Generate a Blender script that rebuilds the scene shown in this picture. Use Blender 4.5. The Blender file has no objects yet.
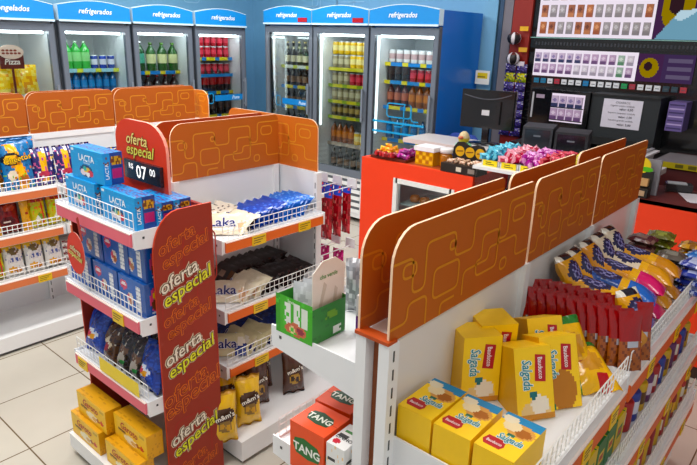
import bpy, math, random
from mathutils import Vector, Matrix, Euler
R = math.radians
SC = bpy.context.scene
COL = SC.collection
random.seed(7)

# ------------------------------------------------------------------ helpers
def lin(h):
    if not isinstance(h, str): return h
    out = []
    for i in (0, 2, 4):
        c = int(h[i:i+2], 16) / 255
        out.append(c/12.92 if c <= .04045 else ((c+.055)/1.055)**2.4)
    l = .3*out[0]+.59*out[1]+.11*out[2]; out = [min(1, max(0, l+(c-l)*1.14)) for c in out]   # print inks a little richer than the sampled hex
    return (out[0], out[1], out[2], 1)
_lc = {}
def L(h):
    if h not in _lc: _lc[h] = lin(h)
    return _lc[h]

def attr_mat(name, rough=.45, metal=0, coat=0, noise=.06, nscale=30, bump=0, bscale=60):
    m = bpy.data.materials.new(name); m.use_nodes = True
    n = m.node_tree.nodes; l = m.node_tree.links; b = n['Principled BSDF']
    a = n.new('ShaderNodeAttribute'); a.attribute_name = 'Col'
    t = n.new('ShaderNodeTexNoise'); t.inputs['Scale'].default_value = nscale
    tc = n.new('ShaderNodeTexCoord'); l.new(tc.outputs['Object'], t.inputs['Vector'])
    mr = n.new('ShaderNodeMapRange'); mr.inputs['To Min'].default_value = 1-noise; mr.inputs['To Max'].default_value = 1+noise
    l.new(t.outputs['Fac'], mr.inputs['Value'])
    mx = n.new('ShaderNodeVectorMath'); mx.operation = 'SCALE'
    l.new(a.outputs['Color'], mx.inputs[0]); l.new(mr.outputs['Result'], mx.inputs['Scale'])
    l.new(mx.outputs['Vector'], b.inputs['Base Color'])
    b.inputs['Roughness'].default_value = rough; b.inputs['Metallic'].default_value = metal
    b.inputs['Coat Weight'].default_value = coat
    if bump:
        t2 = n.new('ShaderNodeTexNoise'); t2.inputs['Scale'].default_value = bscale
        l.new(tc.outputs['Object'], t2.inputs['Vector'])
        bp = n.new('ShaderNodeBump'); bp.inputs['Strength'].default_value = bump; bp.inputs['Distance'].default_value = .004
        l.new(t2.outputs['Fac'], bp.inputs['Height']); l.new(bp.outputs['Normal'], b.inputs['Normal'])
    return m
M_PRINT = attr_mat('printed_card', .42)
M_FOIL = attr_mat('plastic_wrapper', .2, 0, .3, .08, 40, .5, 55)
M_MATTE = attr_mat('matte_paint', .6, 0, 0, .03, 12)
M_ENAMEL = attr_mat('white_enamel_metal', .35, 0, .2, .02, 10)
M_BOARD = attr_mat('printed_board', .55, 0, 0, .03, 8)
M_GLOSSB = attr_mat('glossy_black_plastic', .18, 0, .3, .03, 20)
M_BOTTLE = attr_mat('bottle_surface', .15, 0, .5, .05, 20)
def glass_mat():
    m = bpy.data.materials.new('clear_glass'); m.use_nodes = True
    n = m.node_tree.nodes; l = m.node_tree.links; n.remove(n['Principled BSDF'])
    tr = n.new('ShaderNodeBsdfTransparent'); tr.inputs['Color'].default_value = (.93, .97, .97, 1)
    gl = n.new('ShaderNodeBsdfGlossy'); gl.inputs['Roughness'].default_value = .03
    fr = n.new('ShaderNodeFresnel'); fr.inputs['IOR'].default_value = 1.35
    mx = n.new('ShaderNodeMixShader'); l.new(fr.outputs[0], mx.inputs[0]); l.new(tr.outputs[0], mx.inputs[1]); l.new(gl.outputs[0], mx.inputs[2])
    l.new(mx.outputs[0], n['Material Output'].inputs['Surface'])
    return m
M_GLASS = glass_mat()
def emit_mat(name, strength):
    m = bpy.data.materials.new(name); m.use_nodes = True
    n = m.node_tree.nodes; l = m.node_tree.links; n.remove(n['Principled BSDF'])
    a = n.new('ShaderNodeAttribute'); a.attribute_name = 'Col'
    e = n.new('ShaderNodeEmission'); e.inputs['Strength'].default_value = strength
    l.new(a.outputs['Color'], e.inputs['Color']); l.new(e.outputs[0], n['Material Output'].inputs['Surface'])
    return m
M_TUBE = emit_mat('lit_tube', 13)
M_SIDE = emit_mat('lit_side_tube', 3)
M_BACKLIT = emit_mat('backlit_panel', 1.15)
M_SCREEN = emit_mat('lit_digits', 1.6)
def floor_mat():
    m = bpy.data.materials.new('beige_floor_tiles'); m.use_nodes = True
    n = m.node_tree.nodes; l = m.node_tree.links; b = n['Principled BSDF']
    tc = n.new('ShaderNodeTexCoord'); mp = n.new('ShaderNodeMapping')
    mp.inputs['Location'].default_value = (-.772+.44*20, -2.444+.44*20, 0)
    l.new(tc.outputs['Object'], mp.inputs['Vector'])
    br = n.new('ShaderNodeTexBrick'); br.offset = 0; br.squash = 1
    br.inputs['Scale'].default_value = 1; br.inputs['Brick Width'].default_value = .44; br.inputs['Row Height'].default_value = .44
    br.inputs['Mortar Size'].default_value = .0035; br.inputs['Mortar Smooth'].default_value = .2
    br.inputs['Color1'].default_value = L('c8c3b8'); br.inputs['Color2'].default_value = L('c3bdb1'); br.inputs['Mortar'].default_value = L('6b5a45')
    l.new(mp.outputs[0], br.inputs['Vector'])
    no = n.new('ShaderNodeTexNoise'); no.inputs['Scale'].default_value = 5; l.new(tc.outputs['Object'], no.inputs['Vector'])
    mr = n.new('ShaderNodeMapRange'); mr.inputs['To Min'].default_value = .93; mr.inputs['To Max'].default_value = 1.05; l.new(no.outputs['Fac'], mr.inputs['Value'])
    mx = n.new('ShaderNodeVectorMath'); mx.operation = 'SCALE'; l.new(br.outputs['Color'], mx.inputs[0]); l.new(mr.outputs[0], mx.inputs['Scale'])
    l.new(mx.outputs[0], b.inputs['Base Color']); b.inputs['Roughness'].default_value = .22
    return m
M_FLOOR = floor_mat()

_tx = {}
def text_geo(s, bold=0., shear=0.):
    k = (s, bold, shear)
    if k in _tx: return _tx[k]
    cu = bpy.data.curves.new('lettering_curve', 'FONT'); cu.body = s; cu.size = 1; cu.offset = bold; cu.shear = shear
    cu.resolution_u = 2; cu.fill_mode = 'FRONT'; cu.dimensions = '2D'
    ob = bpy.data.objects.new('lettering_tmp', cu); me = ob.to_mesh()
    v = [(p.co.x, p.co.y) for p in me.vertices]; f = [tuple(p.vertices) for p in me.polygons]
    # keep facing +z
    ob.to_mesh_clear(); bpy.data.objects.remove(ob); bpy.data.curves.remove(cu)
    xs = [a for a, b in v] or [0]; ys = [b for a, b in v] or [0]
    _tx[k] = (v, f, min(xs), max(xs), min(ys), max(ys)); return _tx[k]

class G:
    def __init__(s): s.v = []; s.f = []; s.c = []; s.m = []; s.sm = []
    def face(s, pts, col, m=0, sm=False):
        i = len(s.v); s.v += [tuple(p) for p in pts]; s.f.append(tuple(range(i, i+len(pts)))); s.c.append(L(col)); s.m.append(m); s.sm.append(sm)
    def box(s, x0, x1, y0, y1, z0, z1, col, m=0, **k):
        p = [(x0,y0,z0),(x1,y0,z0),(x1,y1,z0),(x0,y1,z0),(x0,y0,z1),(x1,y0,z1),(x1,y1,z1),(x0,y1,z1)]
        for nm, q in (('bot',(3,2,1,0)),('top',(4,5,6,7)),('front',(0,1,5,4)),('right',(1,2,6,5)),('back',(2,3,7,6)),('left',(3,0,4,7))):
            s.face([p[i] for i in q], k.get(nm, col), m)
    def obox(s, c, U, V, W, col, m=0):   # half vectors
        c, U, V, W = map(Vector, (c, U, V, W))
        P = lambda a, b, d: c+U*a+V*b+W*d
        p = [P(-1,-1,-1),P(1,-1,-1),P(1,1,-1),P(-1,1,-1),P(-1,-1,1),P(1,-1,1),P(1,1,1),P(-1,1,1)]
        for q in ((3,2,1,0),(4,5,6,7),(0,1,5,4),(1,2,6,5),(2,3,7,6),(3,0,4,7)): s.face([p[i] for i in q], col, m)
    def grid(s, o, U, V, nu, nv, fn, m=0, W=None, disp=None, flip=False, sm=False):
        o, U, V = Vector(o), Vector(U), Vector(V); i0 = len(s.v)
        for j in range(nv+1):
            for i in range(nu+1):
                u, v = i/nu, j/nv; p = o+U*u+V*v
                if disp: p = p+Vector(W)*disp(u, v)
                s.v.append(tuple(p))
        for j in range(nv):
            for i in range(nu):
                a = i0+j*(nu+1)+i; q = (a, a+1, a+nu+2, a+nu+1)
                s.f.append(q[::-1] if flip else q); s.c.append(L(fn((i+.5)/nu, (j+.5)/nv))); s.m.append(m); s.sm.append(sm)
    def tube(s, pts, r, col, n=4, m=0, closed=False):
        pts = [Vector(p) for p in pts]; rings = []
        for i, p in enumerate(pts):
            d = (pts[min(i+1, len(pts)-1)]-pts[max(i-1, 0)]).normalized()
            a = d.cross(Vector((0,0,1))) if abs(d.z) < .9 else d.cross(Vector((1,0,0))); a.normalize(); b = d.cross(a)
            k = len(s.v); s.v += [tuple(p+a*(r*math.cos(2*math.pi*t/n))+b*(r*math.sin(2*math.pi*t/n))) for t in range(n)]; rings.append(k)
        for a, b in zip(rings, rings[1:]):
            for t in range(n):
                s.f.append((a+t, a+(t+1)%n, b+(t+1)%n, b+t)); s.c.append(L(col)); s.m.append(m); s.sm.append(n > 5)
        for k, rev in ((rings[0], 1), (rings[-1], 0)):
            q = tuple(range(k, k+n)); s.f.append(q[::-1] if rev else q); s.c.append(L(col)); s.m.append(m); s.sm.append(False)
    def lathe(s, prof, n, colf, m=0, c=(0,0,0), sx=1, sy=1):   # prof [(r,z)]
        base = []
        for r, z in prof:
            base.append(len(s.v)); s.v += [(c[0]+sx*r*math.cos(2*math.pi*t/n), c[1]+sy*r*math.sin(2*math.pi*t/n), c[2]+z) for t in range(n)]
        for k, (a, b) in enumerate(zip(base, base[1:])):
            for t in range(n):
                col = colf if isinstance(colf, str) else colf(k, t/n)
                s.f.append((a+t, a+(t+1)%n, b+(t+1)%n, b+t)); s.c.append(L(col)); s.m.append(m); s.sm.append(True)
        c0 = colf if isinstance(colf, str) else colf(0, .75); c1 = colf if isinstance(colf, str) else colf(len(prof)-2, .75)
        s.f.append(tuple(range(base[0], base[0]+n))[::-1]); s.c.append(L(c0)); s.m.append(m); s.sm.append(False)
        s.f.append(tuple(range(base[-1], base[-1]+n))); s.c.append(L(c1)); s.m.append(m); s.sm.append(False)
    def prism(s, poly, o, U, V, W, col, edge=None, m=0):     # poly 2D in U,V ; thickness vector W
        o, U, V, W = map(Vector, (o, U, V, W)); a = [o+U*x+V*y for x, y in poly]; b = [p+W for p in a]
        s.face(a, col, m); s.face(b[::-1], col, m)
        for i in range(len(a)):
            j = (i+1) % len(a); s.face([a[j], a[i], b[i], b[j]], edge or col, m)
    def text(s, t, o, U, V, size, col, bold=0., shear=0., m=0, width=None, align='c', vs=1.):
        v, f, x0, x1, y0, y1 = text_geo(t, bold, shear)
        o, U, V = Vector(o), Vector(U).normalized(), Vector(V).normalized()
        sx = size if not width else width/max(1e-6, x1-x0)
        sy = size*vs if size else sx*vs
        off = {'c': (x0+x1)/2, 'l': x0, 'r': x1}[align]; ym = (y0+y1)/2
        i = len(s.v); s.v += [tuple(o+U*((a-off)*sx)+V*((b-ym)*sy)) for a, b in v]
        for q in f: s.f.append(tuple(i+k for k in q)); s.c.append(L(col)); s.m.append(m); s.sm.append(False)
    def otext(s, t, o, U, V, size, col, edge, shear=0., lift=.0008, b0=.01, b1=.05, m=0, width=None, vs=1.):
        o, U, V = Vector(o), Vector(U).normalized(), Vector(V).normalized(); n = U.cross(V)
        v, f, x0, x1, y0, y1 = text_geo(t, b0, shear)
        if width: size = width/(x1-x0)
        s.text(t, o+n*lift, U, V, size, edge, b1, shear, m, vs=vs); s.text(t, o+n*lift*2, U, V, size, col, b0, shear, m, vs=vs)
    def ribbon(s, pts, rad, w, o, U, V, col, m=0, lift=0., arc=4):
        o, U, V = Vector(o), Vector(U), Vector(V); n = U.cross(V).normalized(); o = o+n*lift
        P = [Vector(p) for p in pts]; closed = (P[0]-P[-1]).length < 1e-6
        if closed: P = P[:-1]; idx = range(len(P))
        else: idx = range(1, len(P)-1)
        out = [] if closed else [P[0]]
        for i in idx:
            a, b, c = P[i-1], P[i], P[(i+1) % len(P)]
            r = min(rad, (b-a).length*.48, (c-b).length*.48); p = b+(a-b).normalized()*r; q = b+(c-b).normalized()*r
            for k in range(arc+1):
                t = k/arc; out.append(p*(1-t)**2+b*2*t*(1-t)+q*t*t)
        if closed: out.append(out[0])
        else: out.append(P[-1])
        lf = []; rt = []
        for i, p in enumerate(out):
            a = out[i-1] if i else (out[-2] if closed else p); b = out[i+1] if i < len(out)-1 else (out[1] if closed else p)
            d = (b-a); d = d.normalized() if d.length > 1e-9 else Vector((1, 0)); nn = Vector((-d.y, d.x))*w/2
            lf.append(o+U*(p+nn).x+V*(p+nn).y); rt.append(o+U*(p-nn).x+V*(p-nn).y)
        for i in range(len(out)-1): s.face([rt[i], rt[i+1], lf[i+1], lf[i]], col, m)
    def mesh(s, name, mats):
        me = bpy.data.meshes.new(name); me.from_pydata(s.v, [], s.f)
        for m in mats: me.materials.append(m)
        me.polygons.foreach_set('material_index', s.m); me.polygons.foreach_set('use_smooth', s.sm)
        ca = me.color_attributes.new('Col', 'FLOAT_COLOR', 'CORNER'); buf = []
        for p, c in zip(me.polygons, s.c): buf += list(c)*p.loop_total
        ca.data.foreach_set('color', buf); me.update(); return me
    def build(s, name, parent=None, mats=None, loc=(0,0,0), rot=(0,0,0)):
        o = bpy.data.objects.new(name, s.mesh(name, mats or [M_ENAMEL])); COL.objects.link(o)
        o.location = loc; o.rotation_euler = rot; o.parent = parent; return o

def tag(o, label=None, cat=None, group=None, kind=None):
    if label: o['label'] = label
    if cat: o['category'] = cat
    if group: o['group'] = group
    if kind: o['kind'] = kind
    return o
def thing(name, label, cat, loc=(0,0,0), rz=0, group=None):
    o = bpy.data.objects.new(name, None); COL.objects.link(o); o.location = loc; o.rotation_euler = (0,0,rz)
    o.empty_display_size = .05; return tag(o, label, cat, group)
def struct(name, g, mats=None, parent=None, **k): return tag(g.build(name, parent, mats or [M_MATTE], **k), kind='structure')
class Kind:                       # one mesh, many individual objects
    def __init__(s, g, name, cat, mats): s.me = g.mesh(name, mats); s.name = name; s.cat = cat
    def put(s, loc, rot=(0,0,0), label=None, group=None, sc=1, cat=None, name=None):
        o = bpy.data.objects.new(name or s.name, s.me); COL.objects.link(o); o.location = loc; o.rotation_euler = rot
        o.scale = (sc,)*3 if not hasattr(sc, '__len__') else sc
        return tag(o, label, cat or s.cat, group)

# ---- printed artwork: list of shapes painted over a background; u right, v up
def art(bg, *sh):
    def fn(u, v):
        c = bg
        for q in sh:
            k = q[0]
            if k == 'r' and q[1] <= u <= q[3] and q[2] <= v <= q[4]: c = q[5]
            elif k == 'e' and ((u-q[1])/q[3])**2+((v-q[2])/q[4])**2 <= 1: c = q[5]
            elif k == 'd' and abs(v-(q[1]+q[2]*(u-.5))) <= q[3]: c = q[4]
            elif k == 's':
                h = math.sin((int(u*q[2])*12.9898+int(v*q[3])*78.233+q[4]))*43758.5453; h -= math.floor(h)
                if h < q[5] and (len(q) < 8 or q[7] <= v <= q[8]): c = q[6]
        return c
    return fn
def pouch(g, w, h, d, fn, nu=10, nv=14, back=None, m=0, wr=.12, seal=.04, seed=0, sag=0):
    rr = random.Random(seed); ph = [rr.uniform(0, 6.28) for _ in range(6)]
    for side in (-1, 1):
        i0 = len(g.v)
        for j in range(nv+1):
            for i in range(nu+1):
                u, v = i/nu, j/nv
                e = min(v, 1-v)
                t = 0 if e <= seal else min(1, (e-seal)/.22)**.55
                q = max(0, 1-abs(2*u-1)**2.4)**.5
                z = d/2*t*q*(1+wr*math.sin(9*u+ph[0]+4*v)*math.sin(11*v+ph[1])+wr*.8*math.sin(23*u+ph[2])*(1-t*.6))
                x = (u-.5)*w*(1-.10*t*(1-abs(2*v-1))*.8)
                y = side*z+.12*d*math.sin(14*u+ph[3])*(1 if e < seal else 0)
                g.v.append((x, y+sag*math.sin(math.pi*v), v*h))
        for j in range(nv):
            for i in range(nu):
                a = i0+j*(nu+1)+i; q = (a, a+1, a+nu+2, a+nu+1)
                u, v = (i+.5)/nu, (j+.5)/nv
                g.f.append(q if side < 0 else q[::-1]); f = fn if side < 0 or not back else back
                g.c.append(L(f(u, v))); g.m.append(m); g.sm.append(True)
def carton(g, w, d, h, front, side, top, nu=14, nv=12, nd=8):
    g.grid((-w/2,0,0), (w,0,0), (0,0,h), nu, nv, front)
    g.grid((w/2,d,0), (-w,0,0), (0,0,h), nu, nv, front)
    g.grid((w/2,0,0), (0,d,0), (0,0,h), nd, nv, side)
    g.grid((-w/2,d,0), (0,-d,0), (0,0,h), nd, nv, side)
    g.grid((-w/2,0,h), (w,0,0), (0,d,0), nu, nd, top)
    g.face([(-w/2,0,0),(-w/2,d,0),(w/2,d,0),(w/2,0,0)], front(.02,.02))
X, Y, Z = Vector((1,0,0)), Vector((0,1,0)), Vector((0,0,1))

# ------------------------------------------------------------------ room
g = G(); g.box(-3, 5.3, -4, 6.3, -.05, 0, 'cfc6b3'); struct('floor', g, [M_FLOOR])
def wall_pattern(g, o, U, V, w, h, col, seed, n, scale=.5, wd=.012):
    rr = random.Random(seed)
    for k in range(n):
        x, y = rr.uniform(.1, w-.9), rr.uniform(.1, h-.5); pts = [(x, y)]
        hor = True
        for q in range(rr.randint(4, 7)):
            st = rr.uniform(.12, .4)*scale*1.6*rr.choice((1, 1, -1))
            x2, y2 = (x+abs(st)*1.3, y) if hor else (x, y+st)
            if y2 < .05 or y2 > h-.05: y2 = y-st if .05 < y-st < h-.05 else y
            if x2 > w-.05: break
            if (x2, y2) != (x, y): pts.append((x2, y2))
            x, y = x2, y2; hor = not hor
        if len(pts) > 2: g.ribbon(pts, .05, wd, o, U, V, col, lift=.002)
BLUE = '7fb2d2'
g = G(); g.box(5.08, 5.3, 2.66, 6.3, 0, 3, BLUE)
wall_pattern(g, (5.078, 5.9, 1.9), (0,-1,0), Z, 3.2, 1.1, '98c4de', 3, 16)
struct('wall_back', g)
g = G(); g.box(-3, 5.08, 5.93, 6.3, 0, 3, BLUE)
wall_pattern(g, (-.5, 5.928, 1.9), X, Z, 5.5, 1.1, '98c4de', 5, 22)
struct('wall_left', g)
g = G(); g.box(5.05, 5.079, 2.50, 2.62, 0, 3, '77737a', front='55525a'); g.box(5.04, 5.05, 2.585, 2.62, 0, 3, '2f4a66')
struct('trim_1', g)
g = G(); g.box(5.26, 5.3, -4, 2.66, 0, 3, '7a1d14')
struct('wall_right', g)
g = G(); g.box(-3, 5.3, -4, 6.3, 3.0, 3.1, 'f2f2ee'); struct('ceiling', g)

# ------------------------------------------------------------------ header boards
BPAT = [
 [(.0,.17),(.06,.17),(.06,.09),(.10,.09),(.10,.19),(.20,.19),(.20,.13),(.27,.13),(.27,.20),(.33,.20)],
 [(.03,.13),(.07,.13),(.07,.16),(.03,.16),(.03,.13)],
 [(.13,.05),(.22,.05),(.22,.12),(.13,.12),(.13,.05)],
 [(.18,.15),(.20,.15),(.20,.17),(.18,.17),(.18,.15)],
 [(.33,.20),(.38,.20),(.38,.12),(.42,.12),(.42,.21),(.54,.21)],
 [(.24,.02),(.24,.08),(.34,.08),(.34,.11),(.47,.11),(.47,.05),(.54,.05)],
 [(.29,.05),(.38,.05),(.38,.15),(.31,.15),(.31,.09),(.29,.09),(.29,.05)],
 [(.0,.03),(.05,.03),(.05,.07),(.11,.07),(.11,.0)],
 [(.44,.15),(.50,.15),(.50,.19),(.44,.19),(.44,.15)],
 [(.16,.0),(.16,.03),(.21,.03)],
 [(.40,.03),(.43,.03),(.43,.06),(.40,.06),(.40,.03)],
]
def header(parent, x0, x1, y, z0=1.15, z1=1.39, col='ae5c0c', line='d28c40', rl=.06, rr_=.03, axis='x', inner=None, both=False):
    w = x1-x0; h = z1-z0; poly = [(0,0),(w,0)]
    for r, cx, a0 in ((rr_, w-rr_, 0), (rl, rl, 90)):
        for k in range(7):
            a = R(a0+k*15); poly.append((cx+r*math.cos(a), h-r+r*math.sin(a)))
    g = G(); U, W = (X, Y) if axis == 'x' else (-Y, X)
    o = Vector((x0, y, z0)) if axis == 'x' else Vector((y, x1, z0))
    g.prism(poly, o, U, Z, W*.006, col, 'f6d6b8')
    t = G(); t.v = []
    for p in BPAT:
        q = [(a/.54*w, b/.24*h) for a, b in p]; q = [(min(w-.002, a), b) for a, b in q]
        ok = [pt for pt in q if not (pt[0] < rl*.4 and pt[1] > h-rl*.5)]
        if len(ok) > 1:
            g.ribbon(ok, .018, .0062, o, U, Z, line, lift=.0007)
            g.ribbon([(w-a, b) for a, b in ok], .018, .005, o+W*.006+U*w, -U, Z, line, lift=.0007)
    return g.build('header_board', parent, [M_BOARD])

def shelf(parent, x0, x1, yb, yf, z, rail='e06a2a', lip=.042, rt=0, guard=.07, tags=(), loc=(0,0,0), rot=(0,0,0), railcap=True, brk=True, name='shelf', gcol='f4f4f2', th=.022, divider=True):
    """white metal shelf, front facing -Y at yf; z is the top of the plate"""
    g = G(); W = 'eef0f2'
    g.box(x0, x1, yf, yb, z-th, z, W); g.box(x0, x1, yf-.012, yf, z-lip-.004, z+.006, W)
    if brk:
        for xx in (x0-.0045, x1+.0005):
            g.prism([(yf-.014, z+.012), (yf-.014, z-lip-.006), (yf+.05, z-lip-.012), (yb-.001, z-max(.085,lip+.015)), (yb-.001, z+.012)], (xx,0,0), Y, Z, (.004,0,0), W)
            for sx in (-.0006, .0046): g.obox((xx+sx, yf+.02, z-.014), (.0004,0,0), (0,.004,0), (0,0,.004), '33363a')
    sh = g.build(name, parent, [M_ENAMEL], loc, rot)
    if railcap:
        g = G(); zr = z-rt; g.box(x0+.012, x1-.012, yf-.019, yf-.0122, z-lip, zr+.002, rail, top='f6e6dd', bot='f6e6dd')
        g.box(x0+.012, x1-.012, yf-.0195, yf-.0191, zr-.002, zr+.0018, 'f6e6dd')
        g.build('price_rail', sh, [M_BOARD])
        for tx, tw in tags:
            g = G(); g.box(tx, tx+tw, yf-.023, yf-.0197, z-lip-.003, zr-.003, 'e8c416')
            for k in range(3): g.box(tx+tw*.1, tx+tw*(.9-.15*k), yf-.0236, yf-.0231, zr-.014-.010*k, zr-.011-.010*k, '5a4a20')
            tag(g.build('price_tag', sh, [M_PRINT]), 'yellow price tag')
    if guard:
        g = G(); r = .0016; y = yf-.004; n = max(2, int((x1-x0-.02)/.026)); a, b = x0+.01, x1-.01
        for zz in (guard, guard*.62, guard*.24):
            g.tube([(a, y, z+zz), (b, y, z+zz)], r*1.25 if zz == guard else r, gcol)
        for k in range(n+1):
            xx = a+(b-a)*k/n; g.tube([(xx, y, z), (xx, y, z+guard)], r, gcol)
        g.build('wire_guard', sh, [M_ENAMEL])
    return sh
def post(parent, x, y0, y1, z1=1.39, z0=0., face='-y', w=.03, step=.05, ends=False):
    g = G(); g.box(x-w/2, x+w/2, y0, y1, z0, z1, 'eceef0')
    z = z0+.1
    while z < z1-.28:
        if face == '-y':
            g.box(x-.004, x+.001, y0-.0008, y0, z, z+.028, '2c3034')
        elif face == '+y': g.box(x-.004, x+.001, y1, y1+.0008, z, z+.028, '2c3034')
        if ends: g.box(x-w/2-.0008, x-w/2, (y0+y1)/2-.002, (y0+y1)/2+.002, z, z+.028, '2c3034')
        z += step
    return g.build('post', parent, [M_ENAMEL])

# ------------------------------------------------------------------ gondola 1 (far left)
G1 = thing('shelving_gondola', 'long white shelving unit at far left full of snack bags under orange header boards', 'shelving', (0,0,0))
g = G(); g.box(.36, 2.64, 3.70, 3.78, .1, 1.15, 'e9ecef'); g.build('back_panel', G1)
g = G(); g.box(.36, 2.64, 3.345, 3.70, .02, .105, 'f2f3f4'); g.box(.36, 2.64, 3.36, 3.70, 0, .02, '555555'); g.box(.36, 2.64, 3.78, 4.15, 0, .105, 'f2f3f4'); g.build('base', G1)
g = G(); g.box(.36, 2.64, 3.695, 3.785, 1.12, 1.155, 'f6f7f8'); g.build('top_rail', G1)
for a, b in ((.37,.9), (.91,1.435), (1.445,1.975), (1.985,2.60)):
    header(G1, a, b, 3.698); header(G1, a+.02, b-.01, 3.778)
header(G1, 3.61, 4.20, 2.655, 1.15, 1.355, axis='y', rl=.07, rr_=.07, col='d87c14', line='eda048')
for xx in (.9, 1.44, 1.98, 2.63): post(G1, xx, 3.68, 3.70, 1.15)
g = G(); g.box(2.6405, 2.654, 3.61, 4.20, 0, 1.15, 'e9ecef'); g.build('end_panel', G1)
for z in (.905, .67, .42):
    for i, (a, b) in enumerate(((.37,.9), (.905,1.425), (1.445,1.97), (1.985,2.62))):
        tg = {1: ((1.0,.09),(1.05,.085)) if z > .8 else ((.98,.08),) if z > .6 else ((1.24,.075),)}.get(i, ((a+.2,.07),))
        shelf(G1, a, b, 3.70, 3.36, z, 'd97f55', guard=.062, tags=tg[:1])
# ------------------------------------------------------------------ gondola 2 (middle) + far endcap
G2 = thing('shelving_gondola', 'white shelving unit in the middle with chocolate bars under an orange corner header', 'shelving', (0,0,0))
g = G(); g.box(1.37, 1.975, 2.145, 2.225, .1, 1.15, 'e9ecef'); g.build('back_panel', G2)
g = G(); g.box(1.33, 1.99, 1.68, 2.145, .02, .115, 'f2f3f4'); g.box(1.33, 1.99, 2.225, 2.6, .02, .115, 'f2f3f4'); g.box(1.34, 1.98, 1.70, 2.58, 0, .02, '555555')
g.box(2.0, 2.42, 1.82, 2.55, .02, .11, 'f2f3f4'); g.build('base', G2)
header(G2, 1.375, 1.975, 2.138, col='b6620c'); header(G2, 1.35, 1.96, 2.226, col='a8460e')
header(G2, 1.89, 2.54, 1.992, 1.145, 1.385, axis='y', rl=.05, rr_=.05, col='c46c0e')
g = G(); g.box(1.985, 2.0, 1.895, 2.54, .0, 1.144, 'e4e8ec'); g.build('end_panel', G2)
post(G2, 1.955, 2.13, 2.145, 1.15)
g = G(); g.box(1.97, 2.004, 1.872, 1.894, 0, 1.143, 'eceef0')
for k in range(20): g.box(1.9692, 1.97, 1.880, 1.884, .12+k*.05, .148+k*.05, '2c3034')
g.build('post', G2)
post(G2, 1.385, 2.125, 2.145, 1.15)
for z, tg in ((.957, ((1.52,.075),(1.79,.075))), (.648, ((1.52,.08),)), (.388, ((1.52,.08),(1.8,.075)))):
    shelf(G2, 1.375, 1.965, 2.145, 1.83, z, 'e2702a', guard=.066, tags=tg)
shelf(G2, 1.375, 1.965, -2.225, -2.56, .957, 'e2702a', loc=(3.34,0,0), rot=(0,0,R(180)), guard=.06)
for z in (.95, .62, .36):   # far end shelves facing +x
    shelf(G2, -2.5, -1.84, -2.0, -2.36, z, 'd86aa0', rot=(0,0,R(90)), loc=(0,0,0), guard=0) if False else None
for z in (1.02, .70, .42):
    g = G(); g.box(2.0005, 2.02, 1.87, 2.5, z, z+.02, 'eef0f2')
    for k in range(6):
        yy = 1.90+.1*k; g.tube([(2.015, yy, z+.01), (2.26, yy, z+.012)], .003, 'e8eaec')
        g.box(2.256, 2.262, yy-.03, yy+.03, z+.0, z+.05, 'eef2f4')
    g.build('hook_rack', G2)
# ------------------------------------------------------------------ promo stand
PS = thing('promotional_stand', 'red promotional end stand with oferta especial side panel holding blue and yellow candy boxes', 'display stand', (0,0,0))
g = G(); g.box(1.255, 1.27, 1.745, 2.323, .13, 1.15, '8e1c12'); g.build('back_panel', PS, [M_BOARD])
def side_panel(y, flip):
    w, h = .25, 1.165; poly = [(0,0),(w+.005,0),(w,h)]
    for k in range(8):
        a = R(90+k*90/7); poly.append((.11+.11*math.cos(a), h-.16+.16*math.sin(a)))
    g = G(); g.prism(poly, (1.02, y, .0), X, Z, (0,.008,0), '94300e', 'c9482e')
    # faint squares
    for (a, b, c, d) in ((.04,.1,.2,.33), (.1,.42,.25,.62), (.02,.72,.17,.9), (.12,.86,.26,1.06)):
        g.ribbon([(a,b),(c,b),(c,d),(a,d),(a,b)], .03, .006, (1.02,y,0), X, Z, 'a02c12', lift=.0006)
    U = Vector((math.cos(R(20)), 0, math.sin(R(20)))); V = Vector((-math.sin(R(20)), 0, math.cos(R(20))))
    if not flip:
        zz = [(1.03,'p'),(.89,'s'),(.755,'p'),(.60,'s'),(.44,'b'),(.25,'s'),(.09,'p')]
        for z, k in zz:
            for (t, dx, dz, c) in (('oferta', .095, .028, 'f3ead8'), ('especial', .135, -.022, 'e6e65a')):
                oo = Vector((1.02+dx, y-.0008, z+dz)); b = .058 if k != 'b' else .075
                if k == 's': g.text(t, oo+Vector((0,.0004,0)), U, V, b*1.2, 'e8dcc0', .085, .3); g.otext(t, oo, U, V, b*1.2, c, '5a3216', .3, b0=.012, b1=.05)
                else:
                    g.text(t, oo, U, V, b*1.15, 'e88238', .032, .3); g.text(t, oo+Vector((0,-.0008,0)), U, V, b*1.15, '94300e', .002, .3)
    return g.build('side_panel', PS, [M_BOARD])
side_panel(1.735, False); side_panel(2.325, True)
g = G(); g.box(.885, 1.275, 1.745, 2.29, .03, .10, 'f4f5f6'); g.box(.92, 1.27, 1.76, 2.28, 0, .03, '666666'); g.build('base', PS)
RZ = (0, 0, R(-90))   # local -Y -> world -X ; local x = -world y ; local y = world x
for z, tg in ((1.105, ()), (.782, ((-1.93,.075),)), (.452, ((-2.27,.075),))):
    shelf(PS, -2.312, -1.748, 1.255, .975, z, 'e67480', guard=.072, tags=tg, rot=RZ, lip=.045)
g = G(); g.box(.958, .9585, 1.80, 2.09, .46, .52, 'f2d62a'); g.build('paper_strip', PS, [M_PRINT])
g = G(); g.box(1.07, 1.25, 1.93, 2.31, 1.106, 1.165, '8c1a10'); g.build('riser', PS, [M_BOARD])
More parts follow.
